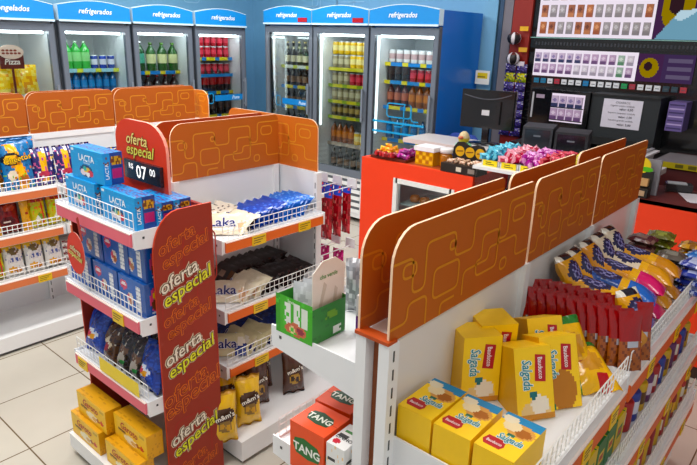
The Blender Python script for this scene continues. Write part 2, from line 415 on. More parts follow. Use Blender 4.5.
# price board
w, h = .345, .275; poly = [(0,0),(w,0)]+[(w-.12+.12*math.cos(R(a)), h-.10+.10*math.sin(R(a))) for a in range(0,91,15)]+[(.10+.10*math.cos(R(a)), h-.08+.08*math.sin(R(a))) for a in range(90,181,15)]
g = G(); g.prism(poly, (1.17, 2.195, 1.16), -Y, Z, (.012,0,0), 'd4442a', 'f0a090')
g.otext('oferta', (1.169, 2.04, 1.365), -Y, Z, .06, 'f3d98a', '8a4a20', .25)
g.otext('especial', (1.169, 2.02, 1.318), -Y, Z, .06, 'e8e070', '8a4a20', .25)
pb = g.build('price_board', PS, [M_BOARD])
g = G(); g.box(1.155, 1.1695, 1.875, 2.12, 1.212, 1.285, '23242a'); d = g.build('digital_display', pb, [M_GLOSSB])
g = G(); g.text('07', (1.1545, 2.0, 1.248), -Y, Z, .07, 'f4f6f8', .012, m=0); g.text('00', (1.1545, 1.925, 1.258), -Y, Z, .038, 'f4f6f8', .01); g.text('R$', (1.1545, 2.07, 1.262), -Y, Z, .028, 'f4f6f8', .01)
g.build('lettering', d, [M_SCREEN])
# ------------------------------------------------------------------ gondola 3 (right)
G3 = thing('shelving_gondola', 'white shelving unit at right holding yellow cracker boxes and biscuit packs under orange header boards', 'shelving', (0,0,0))
g = G(); g.box(.935, 2.65, .662, .728, .1, 1.14, 'e6e4e2'); g.build('back_panel', G3)
g = G(); g.box(.94, 2.65, .32, .655, .02, .10, 'f2f3f4'); g.box(.94, 2.65, .735, 1.03, .02, .10, 'f2f3f4'); g.build('base', G3)
for i, (a, b) in enumerate(((.912,1.565), (1.58,2.10), (2.11,2.65))):
    header(G3, a, b, .652, 1.138, 1.387, rl=.075 if i == 0 else .03, rr_=.015, col='b4600a', line='d08a38')
    header(G3, a+.0, b-.02, .732, 1.138, 1.387, rl=.075 if i == 0 else .03, rr_=.015, col='ac5a0a', line='c07428')
for yy in (.657, .720):
    g = G(); g.box(.905, .942, yy-.012, yy+.016, 0, 1.138, 'f0f1f2')
    z = .15
    while z < 1.1:
        if yy < .7: g.box(.920, .925, yy-.0128, yy-.012, z, z+.026, '2c3034')
        z += .045
    g.build('post', G3)
g = G(); g.box(.9335, .9345, .675, .707, .1, 1.13, '8a4a28'); g.box(.902, .934, .646, .738, 1.1381, 1.146, 'b5501a'); g.build('post_cap', G3, [M_BOARD])
for xx in (1.575, 2.1, 2.64): post(G3, xx, .645, .662, 1.14)
sec = ((.945,1.60), (1.61,2.65))
for z, yf in ((.885,.345), (.60,.325), (.36,.30)):
    for a, b in sec:
        n = 3; tg = [(a+(b-a)*(.18+.3*k), .055) for k in range(n)]
        shelf(G3, a, b, .655, yf, z, 'dc6a3c', guard=.066, tags=tg, lip=.088, rt=.036)
for z in (1.035, .70, .40):
    shelf(G3, -1.56, -.93, -.735, -1.02, z, 'dc6a3c', rot=(0,0,R(180)), guard=.06, tags=())

# ------------------------------------------------------------------ coolers
def cooler(loc, rz, w, label, sign, sticker=False, red=False, side='1b5fa8', shelves=(), graphic=False, txt_off=0., SZ=1.86, stz=1.10):
    t = thing('display_cooler', label, 'cooler', loc, rz, 'glass door coolers along the walls')
    D = .69; fr = '6c747f'; SB = SZ-.02
    g = G()
    g.box(0, .03, .045, D, .05, SB, side, right='eef1f2'); g.box(w-.03, w, .045, D, .05, SB, side, left='eef1f2')
    g.box(.03, w-.03, D-.03, D, .05, SB, 'e6eaec'); g.box(.03, w-.03, .045, D, SZ-.08, SB, 'e9edef'); g.box(.03, w-.03, .045, D, .42, .46, 'e9edef')
    g.box(0, w, .05, D, SB, SZ+.122, side); g.build('cabinet', t)
    # sign with arched top
    poly = [(0,0),(w,0)]+[(w*(1-k/12), .125+.042*math.sin(math.pi*k/12)) for k in range(13)]
    g = G(); g.prism(poly, (0,-.02,SZ), X, Z, (0,.069,0), '1c8ed6', 'cfe6f5')
    g.box(0, w, -.028, -.02, SZ-.008, SZ+.008, 'd8eefa')
    for k in range(12):
        a, b = (w*k/12, .125+.042*math.sin(math.pi*k/12)), (w*(k+1)/12, .125+.042*math.sin(math.pi*(k+1)/12))
        g.face([(a[0],-.0212,SZ+a[1]-.006),(b[0],-.0212,SZ+b[1]-.006),(b[0],-.0212,SZ+b[1]),(a[0],-.0212,SZ+a[1])], 'd8eefa')
    s = g.build('sign', t, [M_BOARD])
    g = G(); g.text(sign, (w/2+txt_off, -.0225, SZ+.075), X, Z, .06, 'f4fbff', .02, .25); g.build('lettering', s, [M_PRINT])
    if red:
        g = G(); g.box(w*.74, w*.92, -.026, -.021, SZ+.015, SZ+.055, 'b01522'); tag(g.build('temperature_display', s, [M_GLOSSB]), 'small red temperature display')
    # door
    g = G(); F = .05
    g.box(.008, F, 0, .04, .45, SZ-.025, fr); g.box(w-F, w-.008, 0, .04, .45, SZ-.025, fr); g.box(F, w-F, 0, .04, SZ-.085, SZ-.025, fr); g.box(F, w-F, 0, .04, .45, .52, fr)
    g.box(.0, .008, .0, .045, .05, SZ-.01, '50565f'); g.box(w-.008, w, .0, .045, .05, SZ-.01, '50565f')
    dr = g.build('door', t, [M_ENAMEL])
    g = G(); g.box(F, w-F, .016, .022, .52, SZ-.085, 'ffffff'); g.build('glass_pane', dr, [M_GLASS])
    g = G(); g.box(w-.045, w-.025, -.035, -.02, 1.0, 1.3, '7a828c'); g.box(w-.042, w-.028, -.02, 0, 1.02, 1.04, '7a828c'); g.box(w-.042, w-.028, -.02, 0, 1.26, 1.28, '7a828c'); g.build('handle', dr)
    if sticker:
        g = G(); g.box(w*.35, w-F, .012, .0155, stz-.03, stz+.03, '1d7fc4'); g.text('Puxe', (w*.78, .0118, stz), X, Z, .05, 'e6f4ff', .015, .2)
        g.ribbon([(0,0),(.06,0),(.06,.1),(0,.1),(0,0)], .02, .008, (w*.22,.0118,stz-.05), X, Z, '35a0d8'); tag(g.build('door_sticker', dr, [M_PRINT]), 'blue door sticker')
    if graphic:
        g = G(); c = '2f9fd6'
        for z in (1.02, .93, .70): g.box(F+.005, w-F-.05, .012, .0155, z, z+.018 if z > .8 else z+.012, c)
        g.ribbon([(0,0),(.26,0),(.26,.12),(0,.12),(0,0)], .03, .01, (w*.3,.0118,1.08), X, Z, c)
        g.ribbon([(0,0),(.1,0),(.1,.2),(.18,.2),(.18,.06),(.26,.06)], .03, .01, (w*.42,.0118,1.0), X, Z, c)
        tag(g.build('door_sticker', dr, [M_PRINT]), 'blue line graphic on the glass')
    g = G(); g.box(.0, w, .01, .045, .05, .45, 'eceff0')
    for k in range(5): g.box(.05, w-.05, .002, .010, .10+k*.065, .135+k*.065, 'f6f8f8'); g.box(.05, w-.05, .008, .0102, .137+k*.065, .163+k*.065, '5a6066')
    g.build('grille', t)
    g = G(); g.box(.07, w-.07, .06, .085, SZ-.105, SZ-.085, 'f4fbff'); g.build('light_tube', t, [M_TUBE])
    g = G(); g.box(.034, .044, .075, .09, .9, SZ-.11, 'f4fbff'); g.build('light_tube', t, [M_SIDE])
    for z, c1, c2 in shelves:
        g = G(); g.box(.035, w-.035, .20, D-.04, z-.012, z, 'd9dde0')
        sh = g.build('shelf', t)
        g = G(); n = 10
        for k in range(n):
            a = .035+(w-.07)*k/n; g.box(a, a+(w-.07)/n, .19, .1995, z-.028, z+.004, c1 if k % 3 else c2)
        g.build('price_rail', sh, [M_PRINT])
    return t
def bottle_kind(name, cat, r, h, kind, body, label, cap, label2=None):
    g = G()
    if kind == 'can':
        pr = [(r*.8,0),(r,h*.05),(r,h*.3),(r,h*.7),(r,h*.93),(r*.82,h)]
        cf = lambda k, t: 'c8ccd0' if k in (4,) else (label if k == 2 else body)
    elif kind == 'beer':
        pr = [(r*.9,0),(r,h*.03),(r,h*.15),(r,h*.42),(r,h*.52),(r*.45,h*.70),(r*.40,h*.80),(r*.40,h*.94),(r*.45,h*.95),(r*.42,h)]
        cf = lambda k, t: label if k in (2,) else cap if k >= 7 else (label2 or body) if k == 5 else body
    else:
        pr = [(r*.9,0),(r,h*.04),(r,h*.28),(r,h*.60),(r*.97,h*.68),(r*.45,h*.85),(r*.32,h*.90),(r*.32,h*.93),(r*.36,h*.93),(r*.36,h)]
        cf = lambda k, t: label if k == 2 else cap if k >= 7 else body
    g.lathe(pr, 10, cf); return Kind(g, name, cat, [M_BOTTLE])
K_green = bottle_kind('soda_bottle', 'bottle', .052, .30, 'pet', '2f9a3a', '3fae44', '2f8a34')
K_greenl = bottle_kind('soda_bottle', 'bottle', .045, .24, 'pet', '45b050', '8fd08a', 'c8e0c8')
K_bluecan = bottle_kind('drink_can', 'can', .033, .12, 'can', '2040a0', 'd8dce8', 'c')
K_water = bottle_kind('water_bottle', 'bottle', .032, .19, 'pet', '1a5f96', '2a86c8', '123a60')
K_yell = bottle_kind('soda_bottle', 'bottle', .05, .28, 'pet', '2a3a1c', 'e8c81e', 'f0f0f0')
K_grn2 = bottle_kind('soda_bottle', 'bottle', .05, .28, 'pet', '1f4a24', '58a890', 'f0f0f0')
K_grn3 = bottle_kind('soda_bottle', 'bottle', .05, .27, 'pet', '285a22', 'd8dcA8', '70a050')
K_cola = bottle_kind('soda_bottle', 'bottle', .048, .26, 'pet', '2a1412', 'a01818', 'b02020')
K_colad = bottle_kind('soda_bottle', 'bottle', .045, .22, 'pet', '241816', '3a2a26', '801a1a')
K_redcan = bottle_kind('drink_can', 'can', .033, .115, 'can', 'a81c2c', 'd84858', 'c')
K_yelcan = bottle_kind('drink_can', 'can', .033, .125, 'can', 'e8c030', 'f4e4a0', 'c')
K_whtcan = bottle_kind('drink_can', 'can', .033, .115, 'can', 'e6e2e0', 'c8a8a8', 'c')
K_grycan = bottle_kind('drink_can', 'can', .033, .12, 'can', '9a8f70', 'c8c0a0', 'c')
K_grncan = bottle_kind('drink_can', 'can', .033, .12, 'can', '1f9a4a', '60c080', 'c')
K_dkcan = bottle_kind('drink_can', 'can', .033, .12, 'can', '4a3c28', 'a89050', 'c')
K_beer = bottle_kind('beer_bottle', 'bottle', .032, .24, 'beer', '1c1a14', 'd8d0b0', 'd8c890', 'c8c4a8')
K_beerd = bottle_kind('beer_bottle', 'bottle', .032, .23, 'beer', '181614', '8a6a50', '444040', '50483c')
K_juice = bottle_kind('juice_bottle', 'bottle', .036, .20, 'pet', '8a4a1c', 'c87830', '303030')
K_tea = bottle_kind('juice_bottle', 'bottle', .036, .21, 'pet', '5a2018', 'b86a50', '401818')
ORD = ['top', 'second', 'third', 'fourth', 'fifth', 'lowest']
def fill(t, w, z, kinds, desc, where, depth=.25, dz=0, step=None, rows=1):
    """kinds: list of (Kind, desc, n)"""
    tot = sum(n for _, _, n in kinds); a, b = .075, w-.075; st = (b-a)/(tot-1) if tot > 1 else 0; i = 0
    M = Matrix.Translation(t.location) @ Euler(t.rotation_euler).to_matrix().to_4x4()
    for k, ds, n in kinds:
        for q in range(n):
            for r in range(rows):
                p = M @ Vector((a+i*st, depth+r*.078, z+dz)); 
                lab = '%s %s' % (ds, where) if r == 0 and dz == 0 else '%s%s, %s' % (ds.replace(' with pale label',''), ', stacked above' if dz else ', rear row', where)
                k.put(p, (0,0,random.uniform(-.4,.4)), lab, lab.replace(' on the', 's on the', 1) if n > 1 else None)
            i += 1
FY = 5.2; YB = ('1f7fc8', 'e0d040'); BY = ('e0d040', '1f7fc8'); WW = ('d8dcd0', 'c8d060')
# left wall coolers
c1 = thing('display_cooler', '', '', ) if False else None
cl2 = cooler((2.365, FY, 0), 0, .64, 'second cooler from the left with green soda bottles above blue water bottles', 'refrigerados', shelves=((1.41, '9fd0dc', 'd8e060'), (1.20, '2a86a8', '2a86a8'), (.95, *YB)), side='9aa0a8', SZ=1.815)
cl3 = cooler((3.03, FY, 0), 0, .64, 'third cooler from the left with yellow and green labelled soda bottles', 'refrigerados', SZ=1.82, shelves=((1.375, *YB), (1.08, *YB), (.8, *YB)), side='9aa0a8', txt_off=.03)
cl4 = cooler((3.70, FY, 0), 0, .64, 'fourth cooler from the left with red drinks and a blue door sticker, beside the corner', 'refrigerados', True, SZ=1.82, stz=1.10, shelves=((1.50, *BY), (1.33, '2a86c8', '2a86c8'), (1.15, *YB), (.9, *BY)), side='9aa0a8', txt_off=.02)
W2, W3, W4 = 'in the second cooler from left', 'in the third cooler from left', 'in the fourth cooler from left'
fill(cl2, .64, 1.41, [(K_green,'tall green soda bottle on the top shelf',1), (K_greenl,'light green soda bottle on the top shelf',3), (K_bluecan,'blue can on the top shelf',3)], '', W2)
fill(cl2, .64, 1.20, [(K_water,'blue water bottle on the second shelf',8)], '', W2)
fill(cl2, .64, .95, [(K_water,'blue water bottle on the third shelf',8)], '', W2)
fill(cl3, .64, 1.375, [(K_yell,'yellow labelled soda bottle on the top shelf',1), (K_grn2,'green soda bottle with pale label on the top shelf',1), (K_grn3,'green and white soda bottle on the top shelf',3)], '', W3)
fill(cl3, .64, 1.08, [(K_cola,'dark cola bottle on the second shelf',6)], '', W3)
fill(cl4, .64, 1.50, [(K_yelcan,'yellow can on the top shelf',2), (K_redcan,'red can on the top shelf',5)], '', W4)
fill(cl4, .64, 1.50, [(K_whtcan,'white can on the top shelf',2), (K_redcan,'red can on the top shelf',5)], '', W4, dz=.116)
fill(cl4, .64, 1.33, [(K_redcan,'red can on the second shelf',7)], '', W4)
fill(cl4, .64, 1.15, [(K_cola,'small dark cola bottle on the third shelf',6)], '', W4)
fill(cl4, .64, .9, [(K_colad,'dark soda bottle on the fourth shelf',6)], '', W4)
# freezer, far left
cl1 = cooler((1.69, FY, 0), 0, .64, 'first freezer from the left with yellow frozen packs and a round dark red sign', 'congelados', shelves=((1.215, 'e8e4e0', 'e8e4e0'), (.9, 'e8e4e0', 'e8e4e0')), side='c8ccd0', SZ=1.81)
tag(cl1, group='glass door coolers along the walls')
g = G(); pouch(g, .2, .24, .07, art('f4c838', ('s',1,16,20,2,.4,'f8e070'), ('s',1,14,18,5,.2,'e09a20')), 8, 10); K_fry = Kind(g, 'frozen_food_bag', 'bag', [M_FOIL])
for k, (x, y, z, a) in enumerate(((1.86,5.40,1.25,-10), (2.0,5.36,1.25,8), (2.13,5.40,1.25,-6), (1.9,5.52,1.25,5), (2.1,5.52,1.25,10))):
    K_fry.put((x, y, z-.033), (R(-6), 0, R(a)), 'yellow frozen food bag standing in the %s row of the first freezer' % ('front' if k < 3 else 'back'), 'yellow frozen bags in the %s row of the freezer' % ('front' if k < 3 else 'back'))
t = thing('shelf_sign', 'round topped dark red pizza sign inside the first freezer', 'sign', (2.0, 5.28, 1.20))
g = G(); g.box(-.09, .09, 0, .02, .23, .34, '5a1410'); g.text('Pizza', (0, -.001, .285), X, Z, .06, 'f0e8e0', .02, .2); g.box(-.008,.008,.005,.015,0,.23,'5a1410'); g.build('sign_board', t, [M_PRINT])
g = G(); g.prism([(.095*math.cos(R(a)), .055*math.sin(R(a))) for a in range(0,360,20)], (0,-.004,.36), X, Z, (0,.02,0), 'e8cfc0'); 
for k in range(9): g.prism([(.014*math.cos(R(a)), .009*math.sin(R(a))) for a in range(0,360,60)], (-.06+.03*(k%5), -.0045, .35+.022*(k//5)), X, Z, (0,.0005,0), '8a3a28')
tag(g.build('pizza_picture', t, [M_PRINT]), 'round pizza picture on top')
# back wall coolers (facing -x): local x = -world y
cr1 = cooler((4.35, 4.895, 0), R(-90), .68, 'cooler nearest the corner on the back wall, full of dark beer bottles', 'refrigerados', True, True, shelves=((1.45, *WW), (1.245, *BY), (1.03, *BY), (.80, *BY)))
cr2 = cooler((4.35, 4.205, 0), R(-90), .69, 'middle cooler on the back wall, full of yellow, red and green cans', 'refrigerados', False, True, shelves=((1.46, 'c8c040', 'd8d060'), (1.30, 'c8c040', '88a030'), (1.145, 'c8c040', '88a030'), (.99, 'c8c040', '88a030'), (.72, 'c0b0a0', 'a09080')))
cr3 = cooler((4.35, 3.50, 0), R(-90), .72, 'right cooler on the back wall with white cans on top and a deep blue side', 'refrigerados', False, False, shelves=((1.54, *YB), (1.38, '2a86c8', 'e0d040'), (1.15, *BY), (.85, *YB)), graphic=True, side='1470c8')
V1, V2, V3 = 'in the left back wall cooler', 'in the middle back wall cooler', 'in the right back wall cooler'
fill(cr1, .68, 1.45, [(K_beer,'dark beer bottle with pale label on the top shelf',7)], '', V1, rows=2)
fill(cr1, .68, 1.245, [(K_beerd,'dark beer bottle on the second shelf',7)], '', V1, rows=2)
fill(cr1, .68, 1.03, [(K_beerd,'dark beer bottle on the third shelf',7)], '', V1)
fill(cr1, .68, .80, [(K_beerd,'dark beer bottle on the fourth shelf',7)], '', V1)
fill(cr2, .69, 1.46, [(K_grycan,'pale gold can on the top shelf',3), (K_yelcan,'bright yellow can on the top shelf',5)], '', V2, rows=2)
fill(cr2, .69, 1.46, [(K_yelcan,'bright yellow can',8)], '', 'on the top shelf '+V2, dz=.126)
fill(cr2, .69, 1.30, [(K_grycan,'pale gold can on the second shelf',3), (K_redcan,'red can on the second shelf',3), (K_grncan,'green can on the second shelf',2)], '', V2)
fill(cr2, .69, 1.145, [(K_grycan,'pale gold can on the third shelf',8)], '', V2)
fill(cr2, .69, .99, [(K_dkcan,'dark gold can on the fourth shelf',8)], '', V2)
fill(cr2, .69, .72, [(K_juice,'amber bottle on the fifth shelf',4), (K_yelcan,'yellow can on the fifth shelf',4)], '', V2)
fill(cr2, .69, .46, [(K_beerd,'dark bottle on the cooler floor',7)], '', V2)
fill(cr3, .72, 1.54, [(K_whtcan,'white can on the top shelf',8)], '', V3, rows=2)
fill(cr3, .72, 1.38, [(K_colad,'dark soda bottle with black label on the second shelf',3), (K_redcan,'red can on the second shelf',5)], '', V3)
fill(cr3, .72, 1.15, [(K_tea,'reddish juice bottle on the third shelf',3), (K_juice,'amber juice bottle on the third shelf',3), (K_cola,'dark cola bottle on the third shelf',2)], '', V3)
fill(cr3, .72, .85, [(K_water,'blue water bottle on the fourth shelf',7)], '', V3)

# ------------------------------------------------------------------ snack bags on gondola 1
def bagkind(name, w, h, d, fn, seed=0, nu=20, nv=26, texts=(), mats=None, cat='bag', wr=.12, seal=.04):
    g = G(); pouch(g, w, h, d, fn, nu, nv, seed=seed, wr=wr, seal=seal)
    for (t, x, z, s, c, e, sh, rot) in texts:
        U = Vector((math.cos(R(rot)), 0, math.sin(R(rot)))); V = Vector((-math.sin(R(rot)), 0, math.cos(R(rot))))
        g.otext(t, (x, -d/2-.003, z), U, V, s, c, e, sh)
    return Kind(g, name, cat, mats or [M_FOIL])
cheetos = art('2c74ae', ('s',1,14,20,1,.15,'1d5a90'), ('d',.4,-3.2,.5,'efb41e'), ('e',.3,.62,.3,.13,'141a24'), ('e',.3,.62,.24,.09,'f0c020'), ('e',.25,.3,.16,.1,'e8ddc8'), ('e',.6,.2,.16,.1,'b86a20'), ('s',2,18,24,7,.08,'7ab040',.0,.35),('s',2,16,22,17,.07,'c8801c'), ('r',0,.93,1,1,'2a6aa4'))
K_b1 = bagkind('snack_bag', .165, .27, .065, cheetos, 1, 30, 40, texts=(('Cheetos', -.005, .168, .043, 'f4c81c', '16181e', .1, 8),))
purp = art('2a2460', ('s',1,16,18,2,.25,'3a3488'), ('r',.35,.1,.7,.9,'e8b828'), ('s',2,14,18,4,.2,'c05a88'), ('e',.5,.3,.25,.1,'b03a50'), ('s',2,14,18,8,.1,'e8e4f0'))
K_b2 = bagkind('snack_bag', .11, .215, .05, purp, 2)
K_b3 = bagkind('snack_bag', .10, .15, .045, art('1e2a66', ('s',1,16,18,3,.3,'2c3a8c'), ('s',1,12,14,9,.2,'e0c050'), ('s',1,16,16,5,.12,'d8d8e8'), ('s',2,14,14,3,.1,'6a2a5a')), 3)
K_b4 = bagkind('snack_bag', .10, .15, .045, art('2a1a2c', ('s',1,16,18,3,.3,'46304a'), ('s',1,12,14,9,.14,'c86a98'), ('s',1,16,16,5,.08,'d8d8e8')), 4)
K_r1 = bagkind('snack_bag', .13, .20, .05, art('7a1a1c', ('s',1,16,18,2,.2,'5e1216'), ('e',.5,.35,.3,.12,'4a0e12'), ('r',.3,.3,.6,.36,'e8d8d0'), ('e',.6,.7,.25,.1,'a83a20')), 5)
K_r2 = bagkind('snack_bag', .05, .19, .04, art('e0a81c', ('s',1,10,18,2,.2,'c88a14'), ('r',.3,.5,.7,.6,'a03020')), 6, 6, 14)
K_r3 = bagkind('snack_bag', .10, .20, .05, art('c8c028', ('r',0,.75,1,1,'a82820'), ('e',.35,.55,.25,.12,'b8d030'), ('e',.65,.3,.25,.14,'7a9a24'), ('e',.45,.25,.14,.08,'f0f0e0'), ('s',2,16,20,6,.15,'d88a1c'), ('r',.7,.1,.8,.7,'c83a24')), 7)
K_w1 = bagkind('biscuit_bag', .105, .20, .05, art('e8e6e2', ('r',0,.72,1,1,'e0b422'), ('e',.5,.72,.3,.1,'6a5a30'), ('e',.5,.5,.35,.12,'dcd8d8'), ('s',3,16,12,2,.35,'4a5a9a',.44,.54), ('e',.35,.2,.22,.09,'e0a41e'), ('e',.62,.16,.2,.07,'c07a18'), ('s',2,18,20,6,.1,'c8c8cc')), 8)
K_w2 = bagkind('biscuit_bag', .09, .035, .06, art('e4e2e0', ('r',0,0,1,.4,'8a2030')), 9, 6, 6)
g = G(); g.grid((-.05,0,0),(.1,0,0),(0,0,.035),10,4,art('e8e6e4',('r',.05,.5,.9,.95,'7a1a2a'),('s',1,18,6,2,.3,'a09088')));g.box(-.05,.05,.0005,.09,0,.035,'dedcda'); K_stk=Kind(g,'biscuit_packet','packet',[M_FOIL])
S3 = ['top shelf of the far left unit', 'middle shelf of the far left unit', 'lowest shelf of the far left unit']
def rowput(K, xs, y, z, rx, label, group, rz=0, dy=0, **k):
    for i, x in enumerate(xs): K.put((x, y+random.uniform(-.004,.004)+dy*i, z), (R(rx), 0, R(rz+random.uniform(-4,4))), label if isinstance(label, str) else label[i], group, **k)
z = .908
rowput(K_b1, [.69,.875,1.06,1.245], 3.41, z, -8, 'blue and yellow cheese snack bag on the front of the top shelf at far left', 'blue and yellow snack bags at far left')
rowput(K_b1, [.95,1.14,1.30], 3.49, z, -8, 'blue and yellow snack bag in the back row of the top shelf at far left', 'blue snack bags in the back row at far left')
rowput(K_b2, [1.375,1.50,1.61], 3.41, z, -8, 'purple and yellow snack bag at the front of the top shelf', 'purple and yellow snack bags')
rowput(K_b3, [1.44+.1*i for i in range(7)], 3.50, z, -14, 'small navy snack bag in the back row of the top shelf beside the purple bags', 'small navy snack bags')
rowput(K_b3, [1.72+.1*i for i in range(5)], 3.42, z, -14, 'small navy snack bag in the front row of the top shelf, behind the blue boxes', 'small navy snack bags in front')
rowput(K_b4, [2.16+.1*i for i in range(4)], 3.50, z, -14, 'small dark brown snack bag at the far end of the top shelf', 'small dark brown snack bags')
z = .673
rowput(K_r1, [.86,1.0,1.155], 3.42, z, -8, 'dark red snack bag on the second shelf at far left', 'dark red snack bags')
rowput(K_r2, [.93,1.085,1.245], 3.39, z, -8, 'narrow yellow snack bag between wider bags on the second shelf at far left', 'narrow yellow snack bags')
rowput(K_r3, [1.315,1.42,1.53,1.64,1.75], 3.42, z, -8, 'green and yellow snack bag with red top on the second shelf', 'green and yellow snack bags')
rowput(K_r1, [1.88,2.02,2.16,2.3], 3.44, z, -8, 'dark red snack bag on the second shelf behind the red stand', 'dark red snack bags behind the stand')
z = .423
rowput(K_r3, [.86,.965,1.06], 3.42, z, -8, 'green and yellow snack bag on the lowest shelf at far left', 'green and yellow bags on the lowest shelf')
rowput(K_w1, [1.155,1.265,1.37], 3.41, z, -8, 'white biscuit bag with yellow top on the lowest shelf', 'white and yellow biscuit bags')
rowput(K_w1, [1.20,1.31], 3.49, z, -8, 'white biscuit bag with yellow top in the back row of the lowest shelf', 'white and yellow biscuit bags in the back row')
for i in range(5):
    for q in range(4): K_stk.put((1.47+.105*i, 3.40, z+.001+.0365*q), (0,0,R(random.uniform(-3,3))), 'white and dark red biscuit packet in the stacks on the lowest shelf', 'white and dark red biscuit packets')

# ------------------------------------------------------------------ promo stand goods
def F(u): return u
lf = art('1e9ad8', ('s',1,12,20,3,.05,'2aa6e0'), ('e',.46,.30,.20,.20,'16356e'), ('e',.36,.26,.09,.10,'e8d8e0'), ('e',.48,.34,.10,.10,'e8c040'), ('e',.58,.25,.10,.09,'d03a50'), ('e',.50,.20,.07,.07,'f0f0f0'), ('e',.42,.38,.06,.07,'40b0a0'), ('r',.03,.9,.12,.96,'e8f4fc'))
ls = art('17408c', ('r',.0,.0,.35,1,'1e90d0'), ('r',.45,.62,.95,.9,'c89a28'), ('s',2,16,16,4,.3,'6a3a1a',.62,.9), ('r',.45,.2,.95,.5,'b02a6a'), ('r',.45,.52,.95,.58,'12306c'))
lt = art('1a84c4', ('s',1,18,14,5,.25,'6a3a6a'), ('s',1,18,14,8,.2,'2a4a9a'), ('r',.0,0,1,.12,'1e9ad8'))
g = G(); carton(g, .225, .075, .115, lf, ls, lt, 36, 26, 14)
g.text('LACTA', (-.0, -.0008, .083), X, Z, .034, 'f4faff', .02, .0); g.text('favoritos', (0, -.0008, .066), X, Z, .012, 'e0f0fa', .01)
g.text('LACTA', (.1133, .012, .05), Z, -Y, .018, 'f0f8ff', .02)
K_lac = Kind(g, 'chocolate_box', 'box', [M_PRINT])
zt = 1.107
lacs = [(.99, 2.155, zt, 'blue chocolate box at the front left of the top tier of the red stand'),
        (.99, 1.885, zt, 'blue chocolate box at the front right of the top tier of the red stand')]
for x, y, z, lb in lacs: K_lac.put((x, y, z), (0,0,R(-90)), lb)
K_lac.put((1.0, 2.10, zt+.116), (0,0,R(-88)), 'blue chocolate box lying on top of the two front boxes of the red stand')
for k, (x, y) in enumerate(((1.068, 1.885), (1.145, 1.885), (1.222, 1.885))):
    K_lac.put((x, y, zt+.047), (0,0,R(-90)), 'blue chocolate box standing on the red riser, %s from the front' % ('first', 'second', 'third')[k]) if False else None
g = G(); carton(g, .2, .07, .08, lf, ls, lt, 24, 16, 12); g.text('LACTA', (.1008, .012, .04), Z, -Y, .016, 'f0f8ff', .02); K_lacs = Kind(g, 'chocolate_box', 'box', [M_PRINT])
for k, x in enumerate((1.068, 1.14)):
    K_lacs.put((x, 1.875, zt), (0,0,R(-90)), 'smaller blue chocolate box behind the front boxes on the red stand, %s in its row' % ('first', 'second', 'third')[k])
# tier 2: blue biscuit boxes
bf = art('2260b4', ('s',1,12,18,2,.06,'2a62b4'), ('e',.2,.72,.14,.15,'d04a6a'), ('e',.2,.74,.09,.06,'f0e0e8'), ('e',.42,.36,.12,.2,'e8dcd0'), ('e',.46,.3,.07,.1,'b06a40'), ('e',.36,.4,.05,.1,'d05a70'), ('r',.66,.12,.82,.86,'eef0f2'), ('s',3,18,16,3,.4,'8090b0',.2,.8), ('r',0,.0,.65,1,'') if False else ('r',0,0,0,0,'2260b4'))
def bff(u, v):
    if .66 <= u <= .82 and .12 <= v <= .86: return 'aeb8cc' if (int(v*16) % 2 and int(u*60) % 3) else 'eef0f2'
    return art('2260b4', ('e',.2,.72,.14,.15,'d04a6a'), ('e',.2,.74,.09,.06,'f0e0e8'), ('e',.42,.36,.12,.2,'e8dcd0'), ('e',.46,.3,.07,.1,'b06a40'), ('e',.36,.4,.05,.1,'d05a70'), ('r',.84,0,1,1,'1c4f9c'))(u, v)
bs = art('1c4f9c', ('e',.5,.5,.28,.36,'c84a70'), ('e',.55,.62,.18,.14,'e8c040'), ('e',.45,.35,.2,.14,'6a3a24'), ('r',.3,.08,.7,.16,'d0d8e8'))
g = G(); carton(g, .175, .085, .13, bff, bs, art('2a5fae', ('s',1,16,12,3,.2,'4a7ac4')), 30, 20, 14); K_bis = Kind(g, 'biscuit_box', 'box', [M_FOIL])
zt = .784
for x, y, z, lb in ((.99,2.225,zt,'left box of the lower row on the second tier of the red stand'), (.99,2.03,zt,'middle box of the lower row on the second tier of the red stand'), (.99,1.845,zt,'right box of the lower row on the second tier of the red stand'),
                    (1.0,2.14,zt+.132,'left box of the upper row on the second tier of the red stand'), (1.0,1.955,zt+.132,'middle box of the upper row on the second tier of the red stand')):
    K_bis.put((x, y, z), (0,0,R(-90)), 'dark blue biscuit box, '+lb.replace(' on the second tier of the red stand', ', second tier of red stand').replace('box of the ','of '))
K_bis.put((1.0, 1.79, zt+.132), (0,0,R(0)), 'dark blue biscuit box turned end-on at the right of the second tier') if False else None
g = G(); carton(g, .085, .16, .13, bs, bff, art('2a5fae'), 14, 20, 24); K_bis2 = Kind(g, 'biscuit_box', 'box', [M_FOIL])
K_bis2.put((1.045, 1.762, zt+.132), (0,0,0), 'dark blue biscuit box turned end-on on the second tier of the red stand')
for k, x in enumerate((1.09, 1.18)): K_bis.put((x, 2.12, zt+.0), (0,0,R(-90)), 'dark blue biscuit box in the %s hidden row of the second tier' % ('first', 'second')[k])
K_bis.put((1.095, 1.85, zt), (0,0,R(-90)), 'dark blue biscuit box behind the right box of the second tier')
